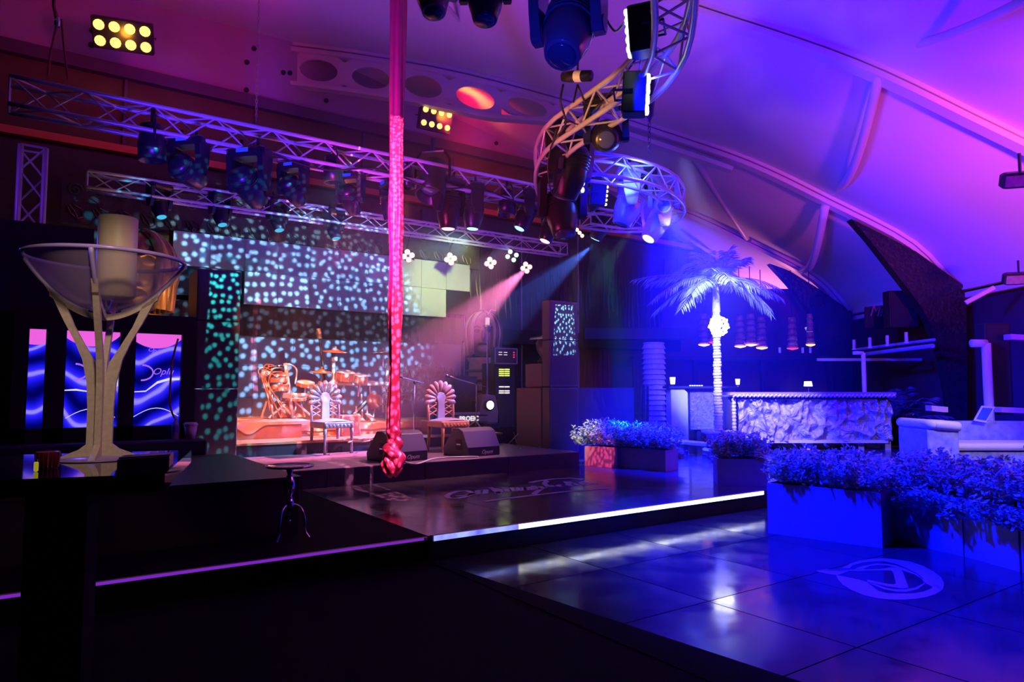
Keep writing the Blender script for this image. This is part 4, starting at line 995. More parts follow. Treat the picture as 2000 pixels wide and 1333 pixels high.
b_ = hy(809, 800, 10.6); mic_stand(Vector((b_.x, 10.6, ZS)), hy(808, 748, 10.6).z, hy(783, 737, 10.55), hy(828, 749, 10.65), 'boom microphone stand in front of the coral throne chair')

# keyboard on its low stand, gear, amp rack, moving head on the floor
kb = thing('keyboard', 'keyboard with white lettering along its back, behind the wedge monitor', 'keyboard', hy(915, 830, 12.0))
a = hy(892, 822, 11.7); b = hy(945, 815, 11.7); zt = a.z
G().bbox(a.x, b.x+.12, 11.7, 12.0, zt-.05, zt+.07, .02).build('body', GREYPL, kb)
G().box(a.x+.02, b.x+.10, 11.72, 11.98, zt+.07, zt+.10).build('key_bed', BLACK, kb)
for i in range(16): G().box(a.x+.04+i*.038, a.x+.07+i*.038, 11.86, 11.9, zt+.10, zt+.15).build('knob', WHITE, kb)
text_mesh('PROEIC', .13, emat('lit_letters', (1, .85, .95), 1.0), kb, Vector((a.x+.05, 11.685, zt-.01))-wloc(kb), shear=0, ext=.002, offset=.004)
for sx in (a.x+.08, b.x): G().tube([(sx, 11.72, ZU), (sx+.1, 11.9, zt-.05)], .018, 6).tube([(sx+.1, 11.72, ZU), (sx, 11.9, zt-.05)], .018, 6).build('leg', PLASTIC, kb)
fc = hy(862, 838, 11.3); t = thing('flight_case', 'small dark flight case right of the coral chair seat', 'case', (fc.x, 11.4, ZU)); a = hy(843, 822, 11.2); b = hy(884, 822, 11.2)
G().bbox(a.x, b.x, 11.2, 11.6, ZU, a.z, .01).build('body', mat('case_grey', (.16, .12, .14), .5), t); G().box(a.x-.01, b.x+.01, 11.19, 11.61, a.z-.02, a.z).build('lid_edge', CHROME, t)
rk = hy(988, 760, 12.2); xa = hy(966, 760, 12.2).x; xb = hy(1006, 760, 12.2).x
t = thing('amplifier_rack', 'tall dark amplifier rack with yellow and white indicator rows', 'rack', (rk.x, 12.3, ZU)); zt = hy(985, 710, 12.2).z
G().bbox(xa, xb, 12.2, 12.7, ZU, zt, .01).build('body', BLACK, t)
YL = emat('yellow_leds', (.8, 1, .15), 1.6); WL = emat('white_leds', (1, .8, .9), 1.4); RL = emat('red_leds', (1, .02, .1), 2)
for row, m_ in ((722, YL), (726, YL), (730, YL), (734, YL), (756, WL), (764, WL), (768, WL)):
    for px in (975, 986): p = hy(px, row, 12.19); G().box(p.x, p.x+.12, 12.185, 12.2, p.z-.012, p.z+.012).build('indicator', m_, t)
t = thing('control_unit', 'framed control screen with small red lights on top of the rack', 'monitor', (rk.x, 12.2, zt)); a = hy(966, 711, 12.0); b = hy(1010, 681, 12.0)
G().box(a.x, b.x, 12.0, 12.15, a.z, b.z).build('body', PLASTIC, t)
for (u0, u1, v0, v1) in ((a.x, b.x, a.z, a.z+.02), (a.x, b.x, b.z-.02, b.z), (a.x, a.x+.02, a.z, b.z), (b.x-.02, b.x, a.z, b.z)): G().box(u0, u1, 11.985, 12.0, v0, v1).build('frame_edge', mat('lilac_edge', (.4, .35, .6), .3), t)
for k in range(3): G().box(b.x-.1, b.x-.075, 11.985, 12, b.z-.10-k*.05, b.z-.08-k*.05).build('indicator', RL, t)
for k in range(4): G().box(a.x+.1+.13*(k % 2), a.x+.18+.13*(k % 2), 11.985, 12, b.z-.10-.05*(k//2), b.z-.09-.05*(k//2)).build('indicator', WL, t)
# glowing moving head standing on the deck
fm = hy(966, 830, 11.9); t = thing('moving_head', 'moving head standing upright on the deck, glaring pink-white at us', 'stage light', (fm.x, 11.9, ZU))
c = hy(963, 792, 11.7); HB = mat('pink_lit_housing', (.30, .26, .30), .35)
G().poly([(c.x-.22, 11.85, ZU+.12), (c.x+.22, 11.85, ZU+.12), (c.x+.24, 11.85, ZU+.35), (c.x+.16, 11.85, c.z+.2), (c.x-.1, 11.85, c.z+.22), (c.x-.22, 11.85, ZU+.35)], (0, .25, 0)).build('housing', HB, t, bevel=.03)
G().bbox(c.x-.22, c.x+.24, 11.82, 12.12, ZU, ZU+.13, .02).build('base', PLASTIC, t)
for sx in (-.27, .29): G().bbox(c.x+sx-.03, c.x+sx+.03, 11.9, 12.05, ZU+.1, c.z+.1, .02).build('yoke_arm', PLASTIC, t)
G().lathe((0, 0, 0), [(.12, 0), (.12, .05), (.10, .06)], 18).xf(Matrix.Translation((c.x, 11.86, c.z)) @ Matrix.Rotation(PI/2, 4, 'X')).build('bezel', PLASTIC, t, True)
G().lathe((0, 0, 0), [(.095, .055), (.05, .075), (.001, .08)], 18).xf(Matrix.Translation((c.x, 11.86, c.z)) @ Matrix.Rotation(PI/2, 4, 'X')).build('lens', emat('glare', (1, .75, .8), 25), t, True)

# drum kit: electronic rack
KIT = mat('rack_tube', (.85, .75, .66), .3, metal=.4); PADM = mat('cymbal_rubber', (.55, .28, .14), .4, noise=.3); SHELL = mat('pad_shell', (.55, .22, .10), .35)
KY = 12.75
def K(px, py, dy=0): return hy(px, py, KY+dy)
kr = thing('drum_rack', 'thick tubular drum rack with its posts and crossbar standing on the riser', 'drum rack', Vector((K(700, 750).x, KY, .84)))
def zf(p, z=.845): return Vector((p.x, p.y, z))
for (px, py) in ((652, 682), (757, 700)): G().cyl(zf(K(px, py)), K(px, py), .035, 12).build('post', KIT, kr, True)
for (px, py) in ((557, 710),): G().cyl(Vector((K(px, py).x, KY-.5, .94)), hy(px, py, KY-.5), .035, 12).build('post', KIT, kr, True)
G().cyl(K(648, 748), K(762, 750), .05, 12).build('crossbar', KIT, kr, True)
G().cyl(hy(552, 773, KY-.5), hy(612, 773, KY-.45), .045, 12).build('crossbar', KIT, kr, True)
for (px, py, dy) in ((652, 748, 0), (757, 750, 0), (757, 770, 0), (557, 773, -.5), (557, 756, -.5), (652, 702, 0), (690, 748, 0), (720, 749, 0)):
    p = hy(px, py, KY+dy); G().bbox(p.x-.06, p.x+.06, p.y-.06, p.y+.06, p.z-.05, p.z+.05, .015).build('clamp', KIT, kr)
for (a1, b1) in (((740, 752), (775, 768)), ((700, 752), (700, 775)), ((722, 752), (726, 800)), ((748, 752), (748, 806))): G().tube([K(*a1), K(*b1)], .014, 6).build('hanging_rod', mat('pink_rod', (.8, .5, .6), .4) if 'pink_rod' not in bpy.data.materials else bpy.data.materials['pink_rod'], kr)
def cymbal(px, py, r, label, tilt=.12, y=KY, st=None):
    c = hy(px, py, y); t = thing('cymbal', label, 'cymbal', c, None, (tilt, 0, 0))
    G().lathe((0, 0, 0), [(r, -.02), (r, -.012), (r*.35, .012), (.05, .04), (.001, .05)], 28).lathe((0, 0, 0), [(r, -.02), (.001, .0)], 28).build('disc', PADM, t, True, local=True)
    G().cyl((0, 0, -.3), (0, 0, .09), .012, 8).build('rod', KIT, t, local=True)
    G().lathe((0, 0, .05), [(.02, 0), (.02, .03), (.008, .04)], 10).build('wing_nut', KIT, t, local=True); return t
cymbal(655, 686, .24, 'flat cymbal pad on the tall post left of the silk'); cymbal(748, 689, .24, 'cymbal pad just left of the red silk', -.05); cymbal(628, 726, .20, 'lower hi-hat cymbal pad behind the silvery chair')
def drum(px, py, r, h, label, y=KY, t_=.25):
    c = hy(px, py, y-.1); t = thing('drum_pad', label, 'drum', c, None, (t_, 0, 0))
    G().lathe((0, 0, 0), [(r*.96, -h), (r, -h+.01), (r, 0), (r*.9, .005)], 24).build('shell', SHELL, t, True, local=True)
    G().lathe((0, 0, .005), [(r*.93, 0), (.001, .002)], 24).build('head', mat('mesh_head', (.85, .82, .8), .6) if 'mesh_head' not in bpy.data.materials else bpy.data.materials['mesh_head'], t, local=True)
    for k in range(8): a = k*PI/4; G().cyl((r*1.03*math.cos(a), r*1.03*math.sin(a), -h), (r*1.03*math.cos(a), r*1.03*math.sin(a), .01), .010, 6).build('lug', KIT, t, local=True)
    G().tube([(r*math.cos(k*PI/12), r*math.sin(k*PI/12), .006) for k in range(24)], .010, 5, closed=True).build('rim', KIT, t, local=True)
    G().cyl((0, 0, -h-.18), (0, 0, -h), .015, 6).build('mount_rod', KIT, t, local=True); return t
drum(675, 728, .17, .15, 'orange-shelled drum pad on the rack, left one'); drum(705, 734, .14, .13, 'smaller whitish drum pad on the rack, right one')
drum(597, 748, .15, .06, 'shallow round drum pad left of the silvery chair', KY-.4)
drum(578, 778, .17, .04, 'cone-like pad over the left crossbar', KY-.4, .1)
# bass drum tower, pedal, throne, wedge-like case, left gear
t = thing('kick_pedal', 'double kick drum pedal with slatted footboards on the riser', 'pedal', K(712, 822, -.3))
p = Vector((K(712, 815, -.4).x, KY-.4, .84))
for sx in (-.1, .12):
    G().poly([(p.x+sx-.05, p.y-.15, .85), (p.x+sx+.05, p.y-.15, .85), (p.x+sx+.05, p.y+.15, .97), (p.x+sx-.05, p.y+.15, .97)], (0, 0, .015)).build('footboard', KIT, t)
    G().tube([(p.x+sx, p.y+.16, .85), (p.x+sx, p.y+.16, 1.12)], .015, 6).build('post', KIT, t)
t = thing('kick_tower', 'tilted dark kick drum pad leaning under the rack', 'drum', K(725, 800))
a = K(690, 812); b = K(724, 775); G().tube([a, b], .05, 8).build('strut', PLASTIC, t)
G().lathe((0, 0, 0), [(.001, 0), (.15, 0), (.16, .02), (.16, .08), (.15, .1), (.001, .1)], 20).xf(Matrix.Translation(K(728, 785)) @ Matrix.Rotation(1.2, 4, 'X') @ Matrix.Rotation(.3, 4, 'Y')).build('pad', mat('kick_face', (.3, .1, .05), .4), t, True)
G().tube([K(706, 770), zf(K(708, 815))], .016, 6).tube([K(737, 770), zf(K(728, 815))], .016, 6).build('leg', KIT, t)
# mixing gear tower with its cables (left)
LY = KY-.5
def KL(px, py, dy=0): return hy(px, py, LY+dy)
gt = thing('percussion_console', 'orange-lit console tower of patch gear and knobs left of the drum rack', 'console', Vector((KL(545, 800).x, LY, .94)))
for (x0, y0, x1, y1, nm, m_) in ((523, 738, 556, 748, 'module', SHELL), (528, 752, 562, 765, 'module', SHELL), (521, 715, 552, 724, 'module', PLASTIC), (530, 728, 556, 736, 'module', SHELL)):
    a = KL(x0, y1); b = KL(x1, y0); G().bbox(a.x, b.x, LY-.1, LY+.18, a.z, b.z, .01).build(nm, m_, gt)
for i in range(18):
    p = KL(524+rnd(0, 42), rnd(712, 765), -.14); G().cyl(p, p+Vector((0, .03, 0)), .014, 8).build('knob', KIT, gt)
for (x0, y0, x1, y1) in ((527, 765, 510, 818), (530, 765, 532, 822), (556, 790, 525, 825), (548, 790, 575, 825), (560, 770, 610, 820)): G().tube([KL(x0, y0), Vector((KL(x1, y1).x, LY, .95))], .02, 6).build('leg', KIT, gt)
for i in range(9):
    a = KL(522+rnd(-2, 30), rnd(712, 740), -.12); b = KL(505+rnd(0, 20), rnd(725, 760), -.15); c = KL(520+rnd(0, 40), rnd(770, 822), -.12); c.z = max(c.z, .95)
    cable([a, a.lerp(b, .5)+Vector((-.05, 0, .08)), b, b.lerp(c, .5), c], .010, ('first','second','third','fourth','fifth','sixth','seventh','eighth','ninth')[i]+' of the orange-lit cables trailing from the percussion console', mat('orange_cable', (.6, .25, .12), .5) if i == 0 else bpy.data.materials['orange_cable'], 5)
a = KL(548, 722); b = KL(566, 712); cable([a, a+Vector((.05, 0, .06)), b, b+Vector((.12, 0, -.1)), b+Vector((.1, 0, -.35))], .014, 'thick pale hose arching over the percussion console', KIT)
ct = thing('laptop_case', 'tilted orange case with metal corners standing under the left crossbar', 'case', KL(580, 800)); a = KL(548, 818, .1); b = KL(590, 782, .1)
G().poly([Vector((a.x, LY+.1, .94)), Vector((b.x+.05, LY+.1, .94)), Vector((b.x-.05, LY+.1, b.z)), Vector((a.x, LY+.1, b.z-.05))], (0, .25, 0)).build('body', SHELL, ct, bevel=.01)
G().tube([Vector((b.x+.05, LY+.08, .95)), Vector((b.x-.05, LY+.08, b.z+.01)), Vector((a.x, LY+.08, b.z-.04))], .018, 6).build('edge', WHITE, ct)
# tall handheld mic boom leaning
hb = thing('boom_pole', 'tall black pole with a small orange-tipped microphone behind the cymbal pads', 'pole', zf(K(634, 800)))
G().tube([zf(K(634, 800)), K(634, 740), K(624, 662)], .022, 8).build('pole', PLASTIC, hb, True); G().tube([K(624, 662), K(622, 642)], [.05, .035], 10).build('microphone', mat('brass', (.8, .5, .2), .3, metal=.6), hb, True)
# backing amp box and drum stool behind silvery chair
t = thing('drum_monitor', 'orange-brown speaker box tipped on its edge behind the silvery chair', 'speaker', K(685, 835, -1.0)); a = hy(668, 812, 11.6); b = hy(704, 842, 11.6)
G().poly([(a.x, 11.6, a.z), (b.x-.03, 11.6, a.z), (b.x+.02, 11.6, ZU+.0), (a.x, 11.6, ZU)], (0, .3, 0)).build('cabinet', SHELL, t, bevel=.015); G().poly([(a.x+.03, 11.59, a.z-.03), (b.x-.06, 11.59, a.z-.03), (b.x-.02, 11.59, ZU+.04), (a.x+.03, 11.59, ZU+.04)], (0, .01, 0)).build('grille', mat('grille_brown', (.35, .12, .08), .7), t)
for k, (px, py) in enumerate(((700, 865), (740, 858), (770, 852), (690, 860))):
    a = hz(px-20, py, ZU+.012); b = hz(px+22, py-4, ZU+.012); cable([a, a.lerp(b, .3)+Vector((0, .12, 0)), a.lerp(b, .6)-Vector((0, .1, 0)), b], .012, ('orange cable on the upper deck left of the silk','pale cable on the upper deck under the drum riser','orange cable nearest the red silk on the upper deck','pale cable under the silvery chair on the upper deck')[k], bpy.data.materials['orange_cable'] if k % 2 else KIT)
cable([hz(780, 898, ZS+.01), hz(810, 907, ZS+.01), hz(850, 896, ZS+.01), hz(905, 893, ZS+.01), hz(935, 893, ZS+.01)], .012, 'pale cable running past the wedge monitors on the stage edge', WHITE)
cable([hz(1012, 848, ZU+.01), hy(990, 870, 10.85), hy(975, 878, 10.8)], .008, 'thin cable dropping off the upper deck near the speckled box', KIT)
cable([hz(1004, 846, ZU+.01), hy(1010, 868, 10.85), hz(1018, 878, ZS+.01)], .008, 'thin cable beside the speckled box', KIT)

# ================================================================ AERIAL SILK
SY = 7.6
sk = thing('aerial_silk', 'red aerial silk hanging from the roof and knotted above the dance floor', 'aerial silk', Vector((hy(768, 900, SY).x, SY, .5)))
rows = []; Pb = hy(768, 880, SY); zb = Pb.z
zt_ = roof_z(Vector((Pb.x, SY, 0)).dot(RT))-.36
for i in range(60):
    u = i/59; z = zb+.05+(zt_-zb)*u
    cx = Pb.x+.01*math.sin(u*9); wd = .062+.030*min(1, u*1.2)+(.008*math.sin(u*40) if u < .4 else 0)
    row = []
    for k in range(29):
        a = 2*PI*k/28; rr = wd*(1+.22*math.sin(a*5+u*6)+.14*math.sin(a*9-u*11)); row.append(Vector((cx+rr*math.cos(a), SY+rr*.8*math.sin(a), z)))
    rows.append(row)
G().grid(rows).build('cloth', REDSILK, sk, True)
def knot(pt, r, tw, n, nm):
    g = G(); rows = []
    for i in range(25):
        u = i/24; row = []
        for k in range(25):
            a = 2*PI*k/24; rr = r*math.sin(PI*min(max(u, .02), .98))**.6*(1+.18*math.sin(a*n+u*tw)+.1*math.sin(a*2-u*5)); row.append(pt+Vector((rr*math.cos(a), rr*math.sin(a), r*1.5*(u-.5)*2)))
        rows.append(row)
    g.grid(rows); return g.build(nm, REDSILK, sk, True)
knot(hy(769, 845, SY), .078, 9, 3, 'twist'); knot(hy(771, 868, SY), .085, 7, 3, 'knot'); knot(hy(764, 886, SY), .10, 11, 2, 'knot'); knot(hy(773, 898, SY)+Vector((0, -.04, 0)), .085, 5, 3, 'knot'); knot(hy(762, 910, SY), .095, 8, 4, 'tail'); knot(hy(776, 916, SY)+Vector((0, .05, 0)), .07, 6, 2, 'tail')
k_ = thing('swivel', 'steel ring where the red silk meets the roof beam', 'ring', (Pb.x, SY, zt_)); G().lathe((Pb.x, SY, zt_-.05), [(.09, 0), (.11, .05), (.09, .1), (.02, .25)], 14).build('ring', CHROME, k_, True)

# ================================================================ SIDE TABLE
fc_ = hz(563, 1058, ZD); stb = thing('side_table', 'small silver pedestal side table with a tray top before the black platform', 'table', Vector((fc_.x, fc_.y, ZD)))
B_ = stb.location.copy(); SILV = mat('polished_silver', (.75, .72, .75), .12, metal=1, noise=.05)
G().lathe(B_+Vector((0, 0, .60)), [(.001, 0), (.16, 0), (.19, .005), (.198, .02), (.192, .022), (.18, .012), (.001, .012)], 36).build('tray_top', SILV, stb, True)
G().lathe(B_, [(.012, .17), (.030, .19), (.02, .23), (.03, .26), (.045, .30), (.03, .34), (.022, .37), (.042, .42), (.048, .46), (.028, .52), (.02, .55), (.032, .58), (.03, .60)], 20).build('stem', SILV, stb, True)
G().lathe(B_, [(.001, .12), (.008, .125), (.03, .14), (.01, .155), (.022, .165), (.008, .18)], 14).build('finial', SILV, stb, True)
for k in range(3):
    a = math.radians(-20+k*120); d = Vector((math.cos(a), math.sin(a), 0))
    G().tube(smooth([B_+d*.025+Vector((0, 0, .30)), B_+d*.09+Vector((0, 0, .27)), B_+d*.125+Vector((0, 0, .18)), B_+d*.13+Vector((0, 0, .08)), B_+d*.17+Vector((0, 0, .015))], 4), .011, 8).build('leg', SILV, stb, True)

# ================================================================ HIGH TABLE WITH GIANT MARTINI GLASS
TZ = 1.20
GC = T(-1.51*1.0, 2.52, TZ); GC = hz(193, 897, TZ)
ht = thing('high_table', 'black glossy high table in the left foreground carrying the giant martini glass', 'table', Vector((GC.x, GC.y, 0)))
TG = mat('table_gloss', (.012, .012, .016), .05, spec=.8)
c_ = [hz(-300, 968, TZ), hz(318, 925, TZ)]
fl_ = hz(0, 938, TZ); fr_ = hz(322, 926, TZ); dirf = (fr_-fl_).normalized(); back = Vector((-dirf.y, dirf.x, 0))
P4 = [fr_-dirf*1.25, fr_, fr_+back*.85, fr_+back*.85-dirf*1.25]
G().poly([p-Vector((0, 0, .05)) for p in P4], (0, 0, .05)).build('table_top', TG, ht)
pd = hz(0, 0, .5); cA = hd(48, 1000, 1.95); cB = hd(170, 1000, 2.05); cA.z = cB.z = 0
bk_ = back*.16; G().poly([cA, cB, cB+bk_, cA+bk_], (0, 0, TZ-.05)).build('pedestal', CARPET, ht)
mid = (cA+cB)/2+bk_/2; G().bbox(mid.x-.3, mid.x+.3, mid.y-.3, mid.y+.3, 0, .02, .005).build('foot_plate', BLACK, ht)
mg = thing('martini_glass', 'giant martini-shaped glass bowl in a mottled four-legged stem frame', 'glass bowl', GC)
dG = (GC-CP).dot(FW); PXM = dG/FPX                                    # metres per pixel at the glass
R0 = 139*PXM; HT = (897-507)*PXM; ZR = GC.z+HT
bowlz = lambda py: GC.z+(897-py)*PXM
prof_b = []
for i in range(15):
    u = i/14; r = R0*math.sin(u*PI/2)**.9 if u > 0 else .001
    prof_b.append((max(.001, R0*(u**.62)) , (bowlz(612)-GC.z)+(HT-(bowlz(612)-GC.z))*u**1.25))
inner = [(max(.001, r-.003), z+.003) for r, z in prof_b[::-1]]; inner[-1] = (.001, prof_b[0][1]+.012)
G().lathe(GC, prof_b+[(R0-.001, HT+.004)]+inner, 56).build('bowl', mat('tinted_glass', (.50, .38, .55), .06, alpha=.30, spec=1), mg, True)
G().tube([GC+Vector((R0*math.cos(k*PI/32), R0*math.sin(k*PI/32), HT)) for k in range(64)], .0075, 8, closed=True).build('rim', mat('lilac_rim', (.45, .35, .8), .2), mg, True)
MUD = STONE
def leg_shape(a0):
    d = Vector((math.cos(a0), math.sin(a0), 0)); t = Vector((-d.y, d.x, 0))
    def rr(px): return px*PXM
    oc = [(rr(104), bowlz(560)), (rr(86), bowlz(590)), (rr(68), bowlz(630)), (rr(48), bowlz(670)), (rr(34), bowlz(705)), (rr(25), bowlz(750)), (rr(22), bowlz(800)), (rr(22), bowlz(868)), (rr(34), bowlz(878)), (rr(62), bowlz(890)), (rr(74), GC.z+.002)]
    ic = [(rr(88), bowlz(578)), (rr(66), bowlz(598)), (rr(50), bowlz(640)), (rr(28), bowlz(682)), (rr(12), bowlz(710)), (rr(4), bowlz(750)), (rr(1), bowlz(800)), (rr(1), bowlz(868)), (rr(1), bowlz(876)), (rr(1), bowlz(885)), (rr(1), GC.z+.002)]
    vs = []; th = .010
    for (r, z), (r2, z2) in zip(oc, ic):
        for rr_, zz in ((r, z), (r2, z2)):
            for s_ in (-1, 1): vs.append(Vector((GC.x, GC.y, 0))+d*rr_+t*(th*s_)+Vector((0, 0, zz)))
    fs = []
    for i in range(len(oc)-1):
        b = 4*i; n_ = b+4
        fs += [(b, b+1, n_+1, n_), (b+2, n_+2, n_+3, b+3), (b, n_, n_+2, b+2), (b+1, b+3, n_+3, n_+1)]
    fs += [(0, 2, 3, 1), (4*len(oc)-4, 4*len(oc)-3, 4*len(oc)-1, 4*len(oc)-2)]
    G().add(vs, fs).build('leg', MUD, mg)
    # arm continuing up under the bowl to the rim, and the arch crossing below it
    pth = [Vector((GC.x, GC.y, 0))+d*(r+.004)+Vector((0, 0, GC.z+z-.004)) for r, z in prof_b[1:]]
    G().tube(pth, .0075, 6).build('bowl_rib', mat('lilac_rib', (.5, .42, .75), .3) if 'lilac_rib' not in bpy.data.materials else bpy.data.materials['lilac_rib'], mg, True)
VA = math.atan2(RT.y, RT.x)
for k in range(4): leg_shape(VA+.35+k*PI/2)
ring_ = [Vector((GC.x, GC.y, 0))+Vector((math.cos(a), math.sin(a), 0))*(54*PXM)+Vector((0, 0, bowlz(603))) for a in [k*PI/24 for k in range(48)]]
for k in range(4):
    a0 = VA+.35+k*PI/2; d0v = Vector((math.cos(a0), math.sin(a0), 0)); P_ = []
    for j in range(9):
        u = j/8; P_.append(Vector((GC.x, GC.y, 0))+d0v*(92*PXM*(1-u)+.002)+Vector((0, 0, bowlz(572+44*math.sin(u*PI/2)))))
    vs = []; t = Vector((-d0v.y, d0v.x, 0))*.010
    for p in P_: vs += [p-t, p+t, p+t-Vector((0, 0, .022)), p-t-Vector((0, 0, .022))]
    G().add(vs, [(4*i+q, 4*i+(q+1)%4, 4*i+4+(q+1)%4, 4*i+4+q) for i in range(8) for q in range(4)]).build('arch', MUD, mg)
G().lathe(GC, [(.001, .001), (R0*.56, .001), (R0*.56, .004), (.03, .012), (.001, .014)], 40).build('foot', mat('foot_lilac', (.35, .25, .45), .3), mg, True)
# candle standing inside the bowl
ca_ = thing('pillar_candle', 'large cream pillar candle standing in the martini bowl', 'candle', GC+Vector((0, 0, bowlz(600)-GC.z)))
cc = Vector((GC.x, GC.y, 0))+RT*(20*PXM); rC = 35*PXM; z0c = bowlz(585); z1c = bowlz(425)
G().lathe(Vector((cc.x, cc.y, z0c)), [(rC*.85, 0), (rC, .01), (rC, z1c-z0c), (rC*.97, z1c-z0c+.003), (rC*.9, z1c-z0c-.004), (.001, z1c-z0c-.006)], 36).build('wax', CREAM, ca_, True)
G().cyl(Vector((cc.x, cc.y, z1c-.006)), Vector((cc.x, cc.y, z1c+.014)), .003, 6).build('wick', mat('wick_glow', (1, .8, .5), .5, emit=(1, .8, .5), es=2), ca_)
# small things on the table
nb = thing('napkin_box', 'low black napkin box on the table right of the martini glass', 'box', hz(285, 915, TZ)); p = hz(228, 922, TZ); q = hz(330, 914, TZ); dd = (q-p)
bb = back*.12; G().poly([p+Vector((0,0,.001)), q+Vector((0,0,.001)), q+bb+Vector((0,0,.001)), p+bb+Vector((0,0,.001))], (0, 0, .035)).build('body', PLASTIC, nb)
G().poly([p+bb*.2+Vector((0,0,.036)), q+bb*.2+Vector((0,0,.036)), q+bb*.9+Vector((0,0,.036)), p+bb*.9+Vector((0,0,.036))], (0, 0, .004)).build('lid', PLASTIC, nb)
rg = thing('ribbed_tumbler', 'short dark red ribbed glass at the foot of the martini glass', 'glass', hz(92, 918, TZ)); rc = hz(92, 915, TZ)
G().lathe(rc, [(.028, .001), (.033, .05), (.034, .052), (.030, .05), (.001, .004)], 22).build('glass', mat('ruby_glass', (.25, .03, .05), .08, spec=.8), rg, True)
for k in range(16): a = k*PI/8; G().tube([rc+Vector((.029*math.cos(a), .029*math.sin(a), .003)), rc+Vector((.034*math.cos(a), .034*math.sin(a), .048))], .002, 4).build('rib', bpy.data.materials['ruby_glass'], rg)
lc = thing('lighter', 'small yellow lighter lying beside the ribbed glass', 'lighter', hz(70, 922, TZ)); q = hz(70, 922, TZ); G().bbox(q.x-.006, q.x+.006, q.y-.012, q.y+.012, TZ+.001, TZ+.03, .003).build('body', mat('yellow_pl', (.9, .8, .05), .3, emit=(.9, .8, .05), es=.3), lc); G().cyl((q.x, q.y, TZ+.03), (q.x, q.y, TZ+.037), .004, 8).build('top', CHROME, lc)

# ================================================================ RIGHT HALF: PALM, BAR, PLANTERS, SOFA
def shrub_mesh(L_, W_, H_, n, name, parent, m, dens=1.0, spill=.8):
    """twiggy shrub in local space: box footprint L x W centred at 0, growing to H"""
    g = G()
    for i in range(int(n)):
        x = rnd(-L_/2, L_/2); y = rnd(-W_*spill, W_*.70); hh = (H_ if abs(y) < W_/2 else H_*.75)*(.5+.6*rnd(.1, 1))*(1-.25*(abs(x)/(L_/2))**3)
        lean = Vector((rnd(-.4, .4)+x*.4/L_, rnd(-.4, .4)+y*1.2/W_*.3, 1)).normalized()
        base = Vector((x*.85, y*.85, -.16 if abs(y) > W_/2 else 0)); nl = 15
        for k in range(nl):
            u = (k+1)/nl; c = base+lean*hh*(.25+.75*u)+Vector((0, 0, -.05*u*u))
            for q in range(2):
                a = rnd(0, 2*PI); el = rnd(-.2, .9); d = Vector((math.cos(a)*math.cos(el), math.sin(a)*math.cos(el), math.sin(el))); l = rnd(.035, .065)
                s = d.cross(Vector((rnd(-1, 1), rnd(-1, 1), rnd(-1, 1)))).normalized()*(l*.20)
                g.add([c, c+d*l*.5+s, c+d*l, c+d*l*.5-s], [(0, 1, 2, 3)])
    o = g.build('leaves', m, parent, local=True); o['kind'] = 'stuff'; return o
STEM = mat('twig', (.12, .08, .05), .7)
def planter(pa, pb, depth, h, zf_, label, m=PLANTER, sh=.46, plants=None, away=True, dens=230, over=.1, spill=.5):
    """front bottom edge from pa to pb, extends away from the camera"""
    pa = Vector((pa.x, pa.y, zf_)); pb = Vector((pb.x, pb.y, zf_)); L_ = (pb-pa).length; ang = math.atan2(pb.y-pa.y, pb.x-pa.x)
    nrm = Vector((-math.sin(ang), math.cos(ang), 0)); c = (pa+pb)/2+nrm*depth/2
    t = thing('planter', label, 'planter', c, None, (0, 0, ang))
    w2, d2, th = L_/2, depth/2, .025
    G().box(-w2, w2, -d2, -d2+th, 0, h).build('front_panel', m, t, local=True); G().box(-w2, w2, d2-th, d2, 0, h).build('back_panel', m, t, local=True)
    for s in (-1, 1): G().box(s*w2-(th if s > 0 else 0), s*w2+(th if s < 0 else 0), -d2+th, d2-th, 0, h).build('side_panel', m, t, local=True)
    G().box(-w2+th, w2-th, -d2+th, d2-th, h-.09, h-.06).build('soil', BLACK, t, local=True)
    if plants:
        s_ = thing('shrub', plants, 'shrub', c+Vector((0, 0, h-.06)), None, (0, 0, ang))
        shrub_mesh(L_*(1+over), depth*1.1, sh, dens*L_, 'leaves', s_, LEAF, spill=spill)
        g = G()
        for i in range(int(14*L_)):
            x = rnd(-w2*.85, w2*.85); y = rnd(-d2*.6, d2*.6); g.tube([(x, y, -.0), (x*1.05, y*1.1, sh*.5), (x*1.12+rnd(-.04, .04), y*1.3, sh*.8)], .004, 4)
        g.build('stems', STEM, s_, local=True)['kind'] = 'stuff'
    return t
p0 = hz(1500, 1042, 0); p1 = hz(1724, 1072, 0)
planter(p0, p1, .45, .50, 0, 'blue-lit planter box at the end of the white LED strip, nearest to it', plants='shrub spilling over the planter next to the end of the LED strip', dens=300)
q0 = hz(1727, 1052, 0); q1 = hz(1882, 1088, 0); q1 = q0+(q1-q0)*1.0
planter(q0, q1, .45, .50, 0, 'second planter box from the end of the LED strip, set back a little', plants='shrub in the second planter from the LED strip', dens=330, spill=.75)
r0 = hz(1884, 1088, 0); r1 = hz(1992, 1118, 0)
planter(r0, r1, .45, .50, 0, 'planter box third from the LED strip, near the right edge', plants='shrub in the third planter near the right edge', dens=330, spill=.75)
s0 = r1+(r1-r0).normalized()*.02; s1 = s0+(r1-r0).normalized()*1.0
planter(s0, s1, .45, .50, 0, 'planter box cut off by the right edge', plants='shrub cut off by the right edge', dens=330, spill=.75)
a = hz(1402, 948, ZD); b = hz(1500, 950, ZD); planter(a, b, .45, .34, ZD, 'low planter box on the raised floor below the palm', plants='shrub in the low planter below the palm', sh=.45, dens=320)
